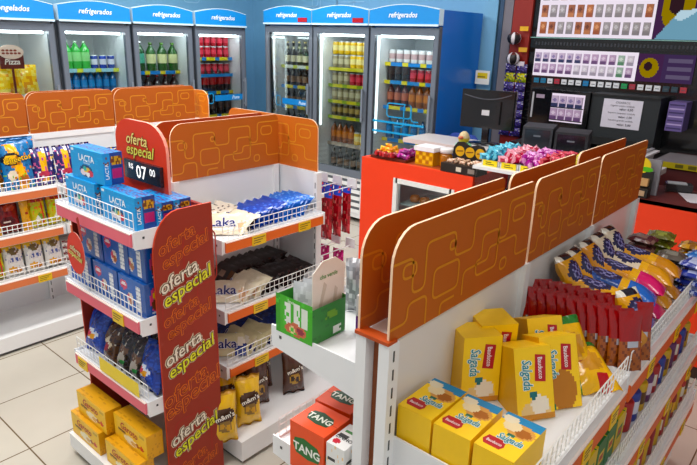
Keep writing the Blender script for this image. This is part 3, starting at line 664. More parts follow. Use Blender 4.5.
# tier 3: bags
blu = art('1c3a98', ('s',1,18,22,2,.3,'2a50b8'), ('s',2,18,22,6,.1,'142a70'), ('e',.42,.42,.26,.13,'dfe6f4'), ('e',.36,.42,.10,.07,'c03a50'), ('e',.52,.36,.10,.06,'e0a040'), ('e',.55,.5,.07,.05,'3a70c8'))
K_bl = bagkind('candy_bag', .135, .19, .07, blu, 11, wr=.25)
drk = art('211c24', ('s',1,18,22,2,.3,'3a3440'), ('e',.5,.55,.3,.12,'6a4a3a'), ('e',.45,.35,.2,.1,'b0a8a0'), ('s',2,18,18,5,.08,'c8c0b8'), ('e',.6,.25,.12,.06,'3a8a50'))
K_dk = bagkind('candy_bag', .115, .18, .065, drk, 12, wr=.25)
brn = art('5a3a2a', ('s',1,18,22,2,.3,'3a2a30'), ('e',.5,.5,.3,.14,'d8c8b0'), ('e',.45,.4,.2,.1,'8a2a3a'), ('s',2,18,18,5,.12,'e0d8d0'))
K_br = bagkind('candy_bag', .105, .17, .06, brn, 13, wr=.25)
zt = .454
for K, x, y, lean, lb in ((K_bl,1.02,2.245,-20,'royal blue candy bag at the left end of the third tier of the red stand'), (K_br,1.02,2.125,-18,'brown and white candy bag beside the left blue bag on the third tier'), (K_dk,1.02,2.01,-18,'black candy bag in the middle of the third tier of the red stand'),
                      (K_bl,1.02,1.83,-14,'royal blue candy bag at the right end of the third tier of the red stand'), (K_bl,1.11,2.20,-18,'royal blue candy bag in the back row left on the third tier'), (K_bl,1.11,2.07,-18,'royal blue candy bag in the back row middle on the third tier'),
                      (K_dk,1.11,1.95,-18,'black candy bag in the back row right on the third tier'), (K_dk,1.02,1.915,-16,'black candy bag just left of the right blue bag on the third tier'), (K_bl,1.11,1.82,-18,'royal blue candy bag behind the right end of the third tier')):
    K.put((x, y, zt), (R(lean)*1, 0, R(-90+random.uniform(-6,6))), lb)
# yellow Garoto boxes on the base
gf = art('f0c41c', ('r',0,0,1,.12,'e8b418'), ('e',.5,.27,.2,.16,'f4e8c8'), ('e',.58,.25,.08,.08,'d8b070'), ('e',.84,.32,.06,.1,'c83a20'), ('r',.12,.42,.34,.52,'5a3a1a'), ('e',.72,.3,.06,.07,'a85a24'), ('r',.8,.78,.93,.9,'c8a020'))
gs = art('dca414', ('s',1,14,14,2,.14,'c8900e'))
g = G(); carton(g, .235, .07, .105, gf, gs, gs, 34, 18, 10); g.text('Garoto', (-.005, -.0008, .074), X, Z, .042, 'b03018', .02, .2); g.text('sortidos', (-.06, -.0008, .048), X, Z, .016, '6a2a10', .02)
K_gar = Kind(g, 'bonbon_box', 'box', [M_PRINT])
zt = .102
K_gar.put((.90, 2.165, zt), (0,0,R(-90)), 'yellow bonbon box at the bottom front of the base of the red stand')
K_gar.put((.92, 2.13, zt+.107), (0,0,R(-90)), 'yellow bonbon box stacked on top at the left of the base of the red stand')
K_gar.put((.975, 2.15, zt), (0,0,R(-90)), 'yellow bonbon box behind the bottom front one on the base of the red stand')
K_gar.put((.905, 1.885, zt), (0,0,R(-90)), 'yellow bonbon box at the right of the base of the red stand, lower of two')
K_gar.put((.945, 1.875, zt+.107), (0,0,R(-90)), 'yellow bonbon box at the right of the base of the red stand, upper of two')
# hanging disc
t = thing('hanging_tag', 'red oval oferta especial tag hanging from the top tier of the red stand', 'sign', (.935, 2.13, .95), R(-90))
g = G(); e = [(.068*math.cos(R(a)), .085*math.sin(R(a))) for a in range(0,360,15)]
g.prism(e, (0,0,0), X, Z, (0,.002,0), 'd8483a', 'e8b0a0'); g.otext('oferta', (0,-.001,.015), X, Z, .034, 'f4ecc0', '9a5a28', .2, b1=.04); g.otext('especial', (0,-.001,-.012), X, Z, .034, 'f0ec90', '9a5a28', .2, b1=.04)
g.build('disc', t, [M_BOARD]); g = G(); g.obox((.03,0,.115), (.006,0,.006), (0,.001,0), (-.018,0,.04), 'a83a30'); g.build('strap', t, [M_BOARD])
t.rotation_euler = (0, R(12), R(-90))

# ------------------------------------------------------------------ gondola 2 goods
def bar_kind(name, bg, seed, w=.17, h=.1, d=.02, logo=None, sh=()):
    g = G(); fn = art(bg, *sh); pouch(g, w, h, d, lambda u, v: fn(u, v), 14, 10, seed=seed, wr=.1, seal=.02)
    if logo:
        for side in (-1,):
            g.otext(logo[0], (logo[3], -d/2-.0016, h*.5), X, Z, logo[1], logo[2], 'e8e8f4', .0, lift=.0006, b1=.05)
    return Kind(g, name, 'chocolate bar', [M_FOIL])
K_laka = bar_kind('chocolate_bar', 'ece4cc', 20, .18, .11, .022, ('Laka', .062, '16246e', -.015), (('r',.0,0,.14,1,'dcd0b0'), ('e',.86,.35,.1,.22,'e0b890'), ('s',2,18,14,3,.1,'f6f0e0')))
K_lakab = bar_kind('chocolate_bar', 'd8cfa8', 23, .18, .11, .022, ('Laka', .062, '16246e', -.02), (('r',.62,0,.95,.5,'283a8a'), ('e',.8,.6,.1,.2,'efe8da'), ('r',0,0,.1,1,'d8c060')))
K_blueb = bar_kind('chocolate_bar', '1d46a8', 21, .18, .11, .022, ('Lacta', .04, 'dfe8fa', 0), (('s',1,18,12,3,.15,'3a6ad0'), ('r',0,0,.06,1,'cfd6e8')))
K_blueb2 = bar_kind('chocolate_bar', '2a68c4', 24, .18, .105, .02, None, (('s',1,18,12,3,.2,'5a94e0'), ('r',.3,.3,.6,.6,'cfd6e8'), ('e',.7,.5,.1,.2,'c07a50')))
K_dkb = bar_kind('chocolate_bar', '1e1414', 22, .18, .105, .02, None, (('s',1,18,12,3,.25,'342424'), ('r',.35,.35,.6,.55,'a89888'), ('e',.8,.5,.08,.2,'5a3a24')))
K_navyb = bar_kind('chocolate_bar', '16266a', 25, .18, .105, .02, None, (('s',1,18,12,3,.2,'20388c'), ('r',0,0,.07,1,'d8dcea')))
K_cook = bar_kind('chocolate_bar', '2c1c18', 26, .15, .095, .022, None, (('r',0,.8,1,1,'e8e0d0'), ('s',1,18,12,3,.1,'4a342c')))
def dominoes(K, x0, n, st, y, z, tilt, label, group, rz=-90, lift=0):
    if K in (K_laka, K_lakab): K.put((x0-.01, y-.035, z+.004), (R(-52), 0, R(-42)), label.replace('at the left','front-most at the left')); x0 += .035; n -= 1
    for i in range(n):
        K.put((x0+i*st, y+random.uniform(-.008,.008), z+lift), (R(-tilt+random.uniform(-5,5)), 0, R(rz+random.uniform(-6,6))), label, group)
z = .959
dominoes(K_laka, 1.455, 2, .03, 1.92, z, 48, 'white chocolate bar at the left of the top shelf of the middle unit', 'white chocolate bars on the top shelf')
dominoes(K_cook, 1.43, 5, .03, 2.06, z, 40, 'dark brown bar with white edge at the back left of the top shelf', 'dark brown bars on the top shelf')
dominoes(K_cook, 1.51, 2, .03, 1.92, z, 45, 'dark brown bar behind the white bars on the top shelf', 'dark brown bars behind the white bars')
dominoes(K_blueb, 1.555, 6, .03, 1.96, z, 42, 'royal blue chocolate bar leaning on the top shelf of the middle unit', 'royal blue bars on the top shelf')
dominoes(K_blueb2, 1.735, 6, .03, 1.96, z, 42, 'lighter blue chocolate bar at the right of the top shelf of the middle unit', 'lighter blue bars on the top shelf')
z = .650
dominoes(K_laka, 1.455, 5, .03, 1.93, z, 46, 'cream white chocolate bar at the left of the second shelf of the middle unit', 'cream chocolate bars on the second shelf')
dominoes(K_dkb, 1.60, 8, .034, 1.93, z, 44, 'black brown chocolate bar leaning on the second shelf, front row', 'black brown bars on the second shelf')
dominoes(K_dkb, 1.54, 9, .036, 2.08, z, 44, 'black brown chocolate bar leaning on the second shelf, back row', 'black brown bars in the back row', lift=.012)
z = .390
dominoes(K_lakab, 1.455, 6, .03, 1.93, z, 46, 'pale yellow chocolate bar at the left of the third shelf of the middle unit', 'pale yellow chocolate bars on the third shelf')
dominoes(K_navyb, 1.62, 8, .034, 1.94, z, 44, 'navy chocolate bar leaning on the third shelf, front row', 'navy bars on the third shelf')
dominoes(K_navyb, 1.50, 9, .036, 2.08, z, 44, 'navy chocolate bar leaning on the third shelf, back row', 'navy bars in the back row', lift=.012)
def mm(bg, dk, seed):
    fn = art(bg, ('e',.5,.56,.42,.17,'4a2c1c'), ('e',.5,.36,.26,.12,'8a6a30' if bg[0] == 'e' else 'b08a40'), ('e',.38,.38,.1,.06,dk), ('e',.62,.33,.1,.06,dk), ('s',2,8,10,seed,.08,dk,.05,.25), ('r',0,.94,1,1,dk))
    g = G(); pouch(g, .098, .205, .05, fn, 20, 28, seed=seed, wr=.1)
    U = Vector((math.cos(R(14)),0,math.sin(R(14)))); V = Vector((-math.sin(R(14)),0,math.cos(R(14))))
    g.otext("m&m's", (0, -.029, .118), U, V, .026, 'f4eee4', '2c1810', .0, b0=.02, b1=.07)
    return Kind(g, 'candy_pouch', 'bag', [M_FOIL])
K_mmy = mm('e4b81e', 'c8960e', 30); K_mmb = mm('4a2a20', '331a12', 31)
z = .117
for x, y, rz, lb in ((1.285,1.735,-25,'front-most of the yellow candy pouches, beside the red panel'), (1.435,1.755,-20,'yellow candy pouch standing right of the front-most one'), (1.40,1.87,-20,'yellow candy pouch in the second row on the base shelf'), (1.31,1.90,-20,'yellow candy pouch half hidden by the red panel in the second row'), (1.38,1.99,-20,'yellow candy pouch in the back row on the base shelf')):
    K_mmy.put((x, y, z), (R(-5),0,R(rz)), lb, sc=1.15)
for x, y, rz, lb in ((1.56,1.84,-20,'brown candy pouch directly right of the yellow pouches'), (1.74,1.79,-25,'brown candy pouch standing alone at the right of the base shelf'), (1.55,1.93,-20,'brown candy pouch in the second row of the base shelf'), (1.66,1.93,-20,'brown candy pouch in the second row, right of another'), (1.62,2.03,-20,'brown candy pouch in the back row, left one'), (1.72,2.04,-20,'brown candy pouch in the back row, right one'), (1.49,2.0,-20,'brown candy pouch in the back row beside the yellow one')):
    K_mmb.put((x, y, z), (R(-5),0,R(rz)), lb, sc=1.12)
# hanging red bags at the far end
redh = art('a81c2a', ('s',1,10,12,3,.3,'80121c'), ('r',0,.9,1,1,'2a4ac0'), ('s',2,10,14,7,.15,'d04a50'), ('s',2,10,14,1,.04,'c89080'))
K_rh = bagkind('hanging_candy_bag', .055, .24, .03, redh, 41, 8, 18)
for r in range(3):
    for k in range(7):
        K_rh.put((2.08+.07*r, 1.90+.06*k, .79), (0, 0, R(-90)), 'long red candy bag hanging on the far end of the middle unit, %s row' % ('inner', 'middle', 'outer')[r], 'long red hanging bags, %s row' % ('inner', 'middle', 'outer')[r])
K_mg = bagkind('hanging_candy_bag', .075, .2, .03, art('a81c5e', ('s',1,10,12,3,.3,'d03a88'), ('s',2,10,14,7,.1,'f0c8d8')), 42, 8, 16)
for k in range(4): K_mg.put((2.2, 1.93+.1*k, .50), (0, 0, R(-90)), 'magenta candy bag hanging on the lower hooks at the far end of the middle unit', 'magenta hanging bags')

# ------------------------------------------------------------------ gondola 3, aisle side goods (+y shelves)
t = thing('tea_display_carton', 'green open display carton with white header card on the upper right-hand bracket shelf', 'carton', (0,0,0))
z = 1.037; x0, x1, y0, y1 = .925, 1.045, .888, 1.015
g = G(); gp = art('4fae3a', ('r',.0,.0,.13,1,'3f9a30'), ('r',.25,.3,.42,.85,'e8ece4'), ('r',.5,.34,.66,.9,'e8ece4'), ('r',.72,.34,.88,.86,'e0e8dc'), ('e',.55,.22,.3,.16,'c86a50'), ('e',.45,.2,.1,.08,'e8d0a0'), ('e',.68,.24,.1,.08,'8a2a40'), ('s',2,14,12,4,.12,'5ac048'))
g.grid((x0,y1,z), (0,y0-y1,0), (0,0,.105), 24, 20, gp); g.grid((x0,y0,z), (x1-x0,0,0), (0,0,.095), 16, 14, art('2c7a2c', ('e',.55,.66,.2,.12,'6a9a30'), ('r',.6,.1,.85,.3,'dfe4dc'), ('s',1,18,18,2,.1,'246a26')))
g.face([(x0+.002,y1-.002,z+.005),(x1,y1-.002,z+.005),(x1,y0+.002,z+.005),(x0+.002,y0+.002,z+.005)], '3a6a30'); g.grid((x1,y0,z), (0,y1-y0,0), (0,0,.10), 4, 4, art('3a8a34')); g.grid((x1,y1,z), (x0-x1,0,0), (0,0,.10), 4, 4, art('3a8a34'))
g.grid((x0+.0015,y0+.001,z), (0,y1-y0,0), (0,0,.10), 4, 4, art('dfe4da'))
g.text('leve', (x0-.0008, .96, z+.095), -Y, Z, .014, 'f0fae8', .01); g.build('carton', t, [M_PRINT])
g = G(); poly = [(0,0),(.115,0),(.115,.16),(.08,.185),(.035,.185),(0,.16)]; g.prism(poly, (x0+.012,y0+.012,z+.02), X, Z, (0,.002,0), 'e9e6dc'); g.prism([(.02,.06),(.03,.06),(.05,.12),(.04,.13)], (x0+.012,y0+.0115,z+.02), X, Z, (0,.0004,0), 'cfcabc')
g.text('cha verde', (x0+.068, y0+.0112, z+.165), X, Z, .016, '6a9a58', .02); g.prism([(.07,.05),(.08,.05),(.09,.10),(.08,.11)], (x0+.012,y0+.0115,z+.02), X, Z, (0,.0004,0), 'cfcabc'); g.build('header_card', t, [M_PRINT])
K_sil = bagkind('sachet', .06, .12, .012, art('c4c6ca', ('e',.5,.5,.3,.25,'aeb0b6'), ('s',1,12,18,3,.25,'d2d4d8')), 50, 8, 12)
for k in range(3): K_sil.put((.965+.03*k, .96-.004*k, z+.012), (R(-4), 0, R(-70)), 'silver sachet inside the green carton, %s from the front' % ('first', 'second', 'third')[k])
K_sil.put((1.045, .80, z+.085), (R(-15), R(10), R(-60)), 'silver foil bag on top of the purple boxes beside the orange board', sc=(1.5,2.5,1.0)) if False else None
def pbox(x0,x1,y0,y1,z0,z1,label,fr,c2='e8e6ea',name='tea_box'):
    g = G(); g.grid((x0,y1,z0),(0,y0-y1,0),(0,0,z1-z0),10,16,fr); g.grid((x0,y0,z0),(x1-x0,0,0),(0,0,z1-z0),10,16,fr); g.grid((x0,y0,z1),(x1-x0,0,0),(0,y1-y0,0),6,6,art(c2,('s',1,10,10,2,.2,'d0ccd8')))
    g.face([(x1,y0,z0),(x1,y1,z0),(x1,y1,z1),(x1,y0,z1)],c2); g.face([(x1,y1,z0),(x0,y1,z0),(x0,y1,z1),(x1,y1,z1)],c2); g.face([(x0,y0,z0),(x0,y1,z0),(x1,y1,z0),(x1,y0,z0)],c2)
    return tag(g.build(name, None, [M_PRINT]), label, 'box')
pur = art('e6e4e8', ('r',0,0,1,.42,'6a2a88'), ('e',.5,.25,.25,.1,'b8a0c8'), ('s',1,16,12,3,.08,'a890b8'))
pbox(1.06,1.10,.80,.865,z,z+.10,'short white and purple tea box behind the green carton', pur)
pbox(.985,1.035,.752,.795,z,z+.125,'tall white and lilac box against the end post', art('e8e6ec', ('r',.2,0,.8,.3,'a88cc0'), ('s',1,16,12,3,.1,'cdc4d8')))
K_bg = bagkind('foil_bag', .09, .15, .05, art('9a9ca2', ('s',1,14,18,3,.35,'c8cad0'), ('s',2,12,16,9,.25,'84868c')), 51, 10, 14, wr=.4)
K_bg.put((1.13,.83,z), (R(-5),0,R(-60)), 'crumpled silver foil bag behind the white boxes', sc=(1,1,1.15)); K_bg.put((1.16,.93,z), (R(-5),0,R(-50)), 'crumpled silver foil bag behind the green carton')
K_bg.put((1.24,.84,z), (R(-5),0,R(-50)), 'crumpled silver foil bag furthest back beside the orange board', sc=(1,1,1.1))
# Tang boxes
def tang(label, x0, y0, rz):
    w, d, h = .112, .10, .135; g = G(); o = 'ea5a08'
    leaf = [(-.045,0),(-.04,.022),(-.01,.031),(.035,.022),(.047,.004),(.04,-.02),(.005,-.026),(-.035,-.02)]
    g.box(-w/2, w/2, 0, d, 0, h, o); g.prism(leaf, (0,-.0006,h*.52), X, Z, (0,.0004,0), '1f6a2c'); g.text('TANG', (0,-.0012,h*.52), X, Z, .032, 'f4f6f0', .03)
    g.prism([(a*.85, b*.85) for a, b in leaf], (0,d*.5,h+.0006), X, Y, (0,0,-.0004), '1f4a2c'); g.text('TANG', (0,d*.5,h+.0014), X, Y, .027, 'e8ece0', .03)
    g.prism(leaf, (w/2+.0006,d*.5,h*.5), Y, Z, (-.0004,0,0), '1f6a2c'); g.text('TANG', (w/2+.0012,d*.5,h*.5), Y, Z, .030, 'f4f6f0', .03)
    g.face([(-.0002-w/2+.002,d*.49,h+.0003),(w/2,d*.49,h+.0003),(w/2,d*.505,h+.0003),(-w/2,d*.505,h+.0003)], 'b83c08')
    return tag(g.build('drink_mix_box', None, [M_PRINT], (x0, y0, .702), (0,0,R(rz))), label, 'box')
tang('orange drink mix box at the front of the lower bracket shelf', .885, .865, -88)
tang('orange drink mix box behind the front one on the lower bracket shelf', .995, .88, -84)
tang('orange drink mix box partly hidden behind the end post', 1.10, .80, -88)
w, d, h = .055, .09, .128; g = G()
cf = art('f0f0ee', ('e',.35,.4,.2,.1,'c88a50'), ('e',.62,.36,.2,.12,'d04a60'), ('e',.5,.18,.4,.12,'8ab840'), ('s',2,18,18,5,.1,'f8d8a0'), ('r',.1,.62,.5,.7,'3a3a3a'), ('e',.75,.55,.14,.07,'c02a3a'))
carton(g, w, d, h, cf, cf, art('e8e8e6', ('r',.1,.4,.6,.55,'3a3a3a'), ('r',.15,.65,.6,.75,'4a8a4a'), ('e',.3,.2,.2,.1,'c02a3a')), 24, 30, 20); g.text('LINHO', (-.0,.035,h+.0008), X, Y, .016, '2c2c2c', .02)
tag(g.build('cereal_box', None, [M_PRINT], (.89, .775, .702), (0,0,R(-88))), 'white cereal box with berries in front of the orange boxes', 'box')

# ------------------------------------------------------------------ gondola 3 tray goods
yf_ = art('f0c20e', ('r',.70,.0,.82,1,'1f86b8'), ('e',.62,.5,.0,.0,'e'))
def flatart(u, v):      # top of cracker box, u along width(y side), v along depth
    c = 'fad00c'
    if v > .80: c = '1d84b4'
    if ((u-.62)/.36)**2+((v-.66)/.17)**2 < 1: c = 'd8a05a'
    if ((u-.70)/.2)**2+((v-.64)/.1)**2 < 1: c = 'a8642a'
    if ((u-.36)/.24)**2+((v-.72)/.12)**2 < 1: c = 'ecd9b0'
    if ((u-.2)/.2)**2+((v-.86)/.09)**2 < 1: c = 'e8dcc0'
    if ((u-.5)/.1)**2+((v-.50)/.03)**2 < 1: c = '1d6a54'
    return c
# lying box: width along y(.088), length along x(.15), height .115 ; long face up
def crackerbox(w, l, h):
    g = G()
    g.box(0, l, 0, w, 0, h, 'f8cc08')
    g.grid((0,w,h+.0006), (0,-w,0), (l,0,0), 22, 30, flatart)       # u: from +y (left in view) to -y ; v: along +x
    rt = [(.02,.0),(.055,.0),(.06,.012),(.056,.031),(.018,.031),(.013,.012)]
    U, V = Vector((0,-1,0)), Vector((1,0,0))
    A = Vector((.45,.89,0)); 
    g.prism([(a-.012, b) for a, b in rt], (.015, w-.004, h+.0012), -Y, X, (0,0,-.0004), 'b3122a')
    g.text('Bauducco', (.029, w*.66, h+.002), -Y, X, None, 'f4e8e8', .02, width=.034, vs=1.4)
    g.text('Salgada', (.055, w*.42, h+.0014), -Y, X, None, 'f4f8f0', .07, .2, width=.058, vs=1.5); g.text('Salgada', (.055, w*.42, h+.002), -Y, X, None, '1d8a9a', .01, .2, width=.055, vs=1.5)
    return g
K_cr = Kind(crackerbox(.088, .148, .088), 'cracker_box', 'box', [M_PRINT])
z = .887
for k, (x, y, r) in enumerate(((.952,.558,0), (.950,.462,1), (.948,.366,-1))):
    K_cr.put((x, y, z), (0,0,R(r)), ('yellow cracker box lying flat nearest the back panel', 'yellow cracker box lying flat, middle of the three', 'yellow cracker box lying flat nearest the wire guard')[k])
# standing boxes: faces toward camera
def standart(u, v):
    c = 'fad00c'
    if v < .34 and u > .1: c = 'e8c890' if ((u-.5)/.4)**2+((v-.1)/.16)**2 < 1 else c
    if ((u-.62)/.25)**2+((v-.20)/.13)**2 < 1: c = 'f2e8d8'
    if ((u-.45)/.12)**2+((v-.34)/.06)**2 < 1: c = '1d6a70'
    if v < .07: c = 'c88a40'
    return c
def standbox(w, d, h, alt=False):
    g = G(); st = standart if not alt else (lambda u, v: 'b87828' if ((u-.55)/.35)**2+((v-.25)/.28)**2 < 1 else '2a7a50' if (u < .3 and v < .4) else 'fad00c')
    g.grid((-w/2,0,0), (w,0,0), (0,0,h), 20, 26, st); g.box(-w/2, w/2, .0005, d, 0, h, 'f2c208', top='f4c80c')
    g.grid((w/2+.0005,0,0), (0,d,0), (0,0,h), 10, 20, lambda u, v: 'b98a4a' if ((u-.5)/.4)**2+((v-.3)/.25)**2 < 1 else 'ecbc10')
    rt = [(-.017,-.03),(.012,-.034),(.016,.03),(-.012,.034)]
    g.prism(rt, (w*.18,-.0008,h*.70), X, Z, (0,.0004,0), 'b3122a'); g.text('Bauducco', (w*.18,-.0014,h*.70), -Z, X, None, 'f4e8e8', .02, width=.052, vs=1.3)
    g.text('Salgada', (-w*.22,-.0008,h*.62), -Z, X, None, 'f4f8f0', .07, .2, width=.075, vs=1.4); g.text('Salgada', (-w*.22,-.0014,h*.62), -Z, X, None, '1d8a9a', .01, .2, width=.072, vs=1.4)
    g.box(w/2+.0007, w/2+.001, d*.3, d*.75, h*.55, h*.9, 'b3122a')
    return g
K_st = Kind(standbox(.10, .095, .175), 'cracker_box', 'box', [M_PRINT]); K_st2 = Kind(standbox(.105, .08, .18, True), 'cracker_box', 'box', [M_PRINT])
for K, x, y, rx, rz, lb in ((K_st,1.205,.575,-4,-38,'yellow cracker box standing upright behind the flat boxes, next to the back panel'), (K_st,1.30,.585,0,-38,'yellow cracker box standing behind the leftmost upright one'),
                        (K_st,1.235,.435,-20,-34,'yellow cracker box tilted back in the middle of the shelf'), (K_st2,1.325,.405,-22,-34,'yellow box with brown picture tilted back right of the middle box'), (K_st2,1.405,.47,-24,-34,'yellow box with green picture behind the tilted boxes'),):
    K.put((x, y, z+.003), (R(rx),0,R(rz)), lb)
K_yb = bagkind('cracker_bag', .13, .17, .06, lambda u, v: 'c9913f' if ((u-.5)/.3)**2+((v-.5)/.2)**2 < 1 else 'b3122a' if (v < .25 and u > .5 and u < .75) else '2f7a34' if (u < .12 or (v > .85)) else 'ecb914', 60, 16, 20)
K_yb.put((1.475,.43,z+.01), (R(-40),0,R(-30)), 'shiny yellow bag with green edges leaning beside the wire guard'); K_yb.put((1.455,.36,z+.006), (R(-72),0,R(-40)), 'shiny yellow bag with green edges lying flat against the wire guard'); K_yb.put((1.50,.44,z+.02), (R(-60),0,R(-36)), 'shiny yellow bag with green edges leaning behind another, before the red packets')
# red biscuit packets: rows of dominoes
K_rb = bagkind('biscuit_packet', .07, .17, .018, lambda u, v: '96161e' if v > .5 else ('b9bcc8' if .40 < v <= .5 and .3 < u < .85 else '9a5428' if (int(v*24)*7+int(u*9)*3) % 4 else '6e3418'), 61, 10, 20, cat='packet')
for r in range(2):
    for i in range(11):
        yy = .62-.028*i; xx = 1.585+r*.08+.004*i
        K_rb.put((xx, yy, z+.004), (R(-14),0,R(-46+random.uniform(-4,4))), 'dark red biscuit packet in the %s leaning row' % ('front', 'back')[r], 'dark red biscuit packets in the %s row' % ('front', 'back')[r])
# tubes with oval logo
def tubekind(base, tip, seed, end='141a30'):
    def fn(u, v):
        # u around 0..1 across, v along length
        c = base if v > .42 else tip
        if abs(v-.42) < .05: c = 'e8b020'
        if ((u-.5)/.42)**2+((v-.66)/.20)**2 < 1: c = '23204a'
        if ((u-.5)/.30)**2+((v-.66)/.14)**2 < 1: c = '8a88b8' if (int(v*40)+int(u*7)) % 2 else '2c2a5c'
        if v > .90: c = 'e8e4d8' if abs(u-.5) > .3 else '141626'
        return c
    g = G(); pouch(g, .09, .25, .062, fn, 18, 30, seed=seed, wr=.05, seal=.0)
    return Kind(g, 'filled_biscuit_pack', 'packet', [M_FOIL])
tub = {'yellow and green': tubekind('e0a41c', '6a9a30', 70), 'blue': tubekind('1f4a9c', '2a62b8', 71), 'pink': tubekind('e09a1c', 'd0306a', 72), 'cream': tubekind('e6d9c2', 'd89a2c', 73), 'yellow': tubekind('e0a41c', 'c8882c', 74)}
gI = 0
# packs lie with one end up at the back, pointing down to the wire guard
rows = [(1.80,'yellow and green','nearest the red packets'), (1.905,'blue','second from the red packets'), (2.01,'pink','third from the red packets'), (2.115,'cream','fourth from the red packets'), (2.22,'yellow','furthest from the red packets')]
for i, (x, c, lb) in enumerate(rows):
    K = tub[c]; K2 = tub[('yellow', 'yellow', 'pink', 'cream', 'cream')[i]]; c2 = ('yellow', 'yellow', 'pink', 'cream', 'cream')[i]
    K.put((x, .355, z+.035), (R(-76), 0, R(4+random.uniform(-4,4))), '%s filled biscuit pack lying in front, in the row %s' % (c, lb))
    K.put((x+.04, .37, z+.10), (R(-78), 0, R(8+random.uniform(-4,4))), '%s filled biscuit pack lying on top, in the row %s' % (c, lb))
    K2.put((x-.01, .525, z+.06), (R(-34), 0, R(random.uniform(-6,6))), '%s filled biscuit pack propped upright, row %s' % (c2, lb), sc=(1,1,.8))
tub['yellow'].put((1.72, .345, z+.02), (R(-24), 0, R(-20)), 'yellow filled biscuit pack with blue oval standing at the front end of the red packets', sc=(1,1,.75))
# stacked small packets at far end
def smallpack(c1, c2, seed):
    g = G(); pouch(g, .10, .10, .032, art(c1, ('s',1,7,7,seed,.25,c2), ('r',.2,.35,.8,.65,c2), ('r',0,.9,1,1,c2)), 10, 10, seed=seed, wr=.15); return Kind(g, 'cookie_packet', 'packet', [M_FOIL])
SP = [('dark wine', smallpack('5a2c34', '8a6a60', 80), 2.42, .55), ('olive green', smallpack('6a6a2c', '9aa050', 81), 2.53, .51), ('grey brown', smallpack('5c544c', '8a8478', 82), 2.40, .435), ('bright blue', smallpack('1f62b0', '8ab4e0', 83), 2.47, .35), ('golden', smallpack('c8941e', '8a5a1c', 84), 2.585, .40), ('royal blue', smallpack('2a3a9a', 'c0c8e8', 85), 2.36, .345)]
for nm, K, x, y in SP:
    for q in range(5 if y > .5 else 4):
        K.put((x, y-.05, z+.018+.033*q), (R(-90), 0, R(random.uniform(-8,8))), '%s cookie packet in the flat stack at the far end of the tray' % nm, '%s cookie packets in the far stack' % nm)
# lower shelves of gondola 3: boxes and cans in rows
cm = [('a02a2a','e0d8c8'),('2a3a8a','d8d8e8'),('c8a020','5a3a1a'),('5a2a5a','d8c8d8'),('b8a890','4a3a2a'),('8a1f2a','e0b040')]
KC = []
for i, (a, b) in enumerate(cm):
    g = G(); g.lathe([(.03,0),(.033,.004),(.033,.03),(.033,.075),(.033,.1),(.028,.105)], 12, (lambda a, b: lambda k, t: b if k == 2 and int(t*12) % 4 < 2 else a)(a, b)); KC.append(Kind(g, 'food_can', 'can', [M_PRINT]))
CN = ['red and white','navy and white','yellow and brown','plum and lilac','beige and brown','dark red and gold']
g = G(); carton(g, .075, .09, .12, art('1f6a34', ('r',.2,.3,.8,.7,'e0c030'), ('e',.5,.5,.2,.1,'b02a20')), art('2a7a3a'), art('257038', ('s',1,10,10,1,.2,'e0c030'))); K_gb = Kind(g, 'dessert_box', 'box', [M_PRINT])
g = G(); carton(g, .075, .09, .12, art('d8b828', ('r',.2,.3,.8,.7,'2a7a3a'), ('e',.5,.5,.2,.1,'b02a20')), art('c8a820'), art('e0c030', ('s',1,10,10,1,.2,'2a7a3a'))); K_gy = Kind(g, 'dessert_box', 'box', [M_PRINT])
for i in range(7):
    for r in range(2): (K_gb if (i+r) % 3 else K_gy).put((1.20+.08*i, .345+.1*r, .602), (0,0,0), '%s dessert box, %s row of the second shelf at right' % ('green' if (i+r) % 3 else 'yellow', ('front', 'back')[r]), '%s dessert boxes, %s row' % ('green' if (i+r) % 3 else 'yellow', ('front', 'back')[r]))
for i in range(11):
    for r in range(2): KC[(i*5+r) % 4].put((1.79+.074*i, .375+.08*r, .602), (0,0,random.uniform(0,6)), '%s tin in the %s row of the second shelf at right' % (CN[(i*5+r) % 4], ('front', 'back')[r]), '%s tins in the %s row' % (CN[(i*5+r) % 4], ('front', 'back')[r]))
for i in range(15):
    KC[(2, 0, 2, 5)[i % 4]].put((1.56+.074*i, .345, .362), (0,0,random.uniform(0,6)), '%s tin on the lowest shelf at right' % CN[(2, 0, 2, 5)[i % 4]], '%s tins on the lowest shelf' % CN[(2, 0, 2, 5)[i % 4]])

# ------------------------------------------------------------------ checkout counter
CT = thing('checkout_counter', 'bright orange checkout counter with a white framed window and white worktop', 'counter', (0,0,0))
OR = 'e84c10'
g = G(); y0, y1 = 1.87, 2.82; z1 = .895; wy0, wy1, wz0, wz1 = 2.02, 2.49, .40, .765
fx = 3.46
for (a, b, c, d) in ((y0,wy0,0,z1), (wy1,y1,0,z1), (wy0,wy1,wz1,z1), (wy0,wy1,0,wz0)): g.box(fx, fx+.03, a, b, c, d, OR)
g.box(fx+.03, 3.978, y1-.03, y1, 0, z1, OR); g.box(fx+.03, 3.978, y0, y0+.03, 0, z1, OR); g.box(fx+.03, 3.978, y0+.03, y1-.03, z1-.03, z1, 'a04a20'); g.box(3.9, 3.93, y0+.03, y1-.03, 0, z1-.03, 'e6eeee')
g.build('front_panel', CT, [M_BOARD])
g = G()
for (a, b, c, d) in ((wy0-.02,wy0+.015,wz0,wz1+.02), (wy1-.015,wy1+.02,wz0,wz1+.02), (wy0,wy1,wz1-.015,wz1+.02), (wy0,wy1,wz0-.02,wz0+.015)): g.box(fx-.01, fx+.035, a, b, c, d, 'e8ecea')
g.box(fx+.05, 3.9, wy0, wy1, .58, .586, 'b8c8c8')
g.build('window_frame', CT); g = G(); g.box(fx+.012, fx+.016, wy0, wy1, wz0, wz1, 'ffffff'); g.build('window_glass', CT, [M_GLASS])
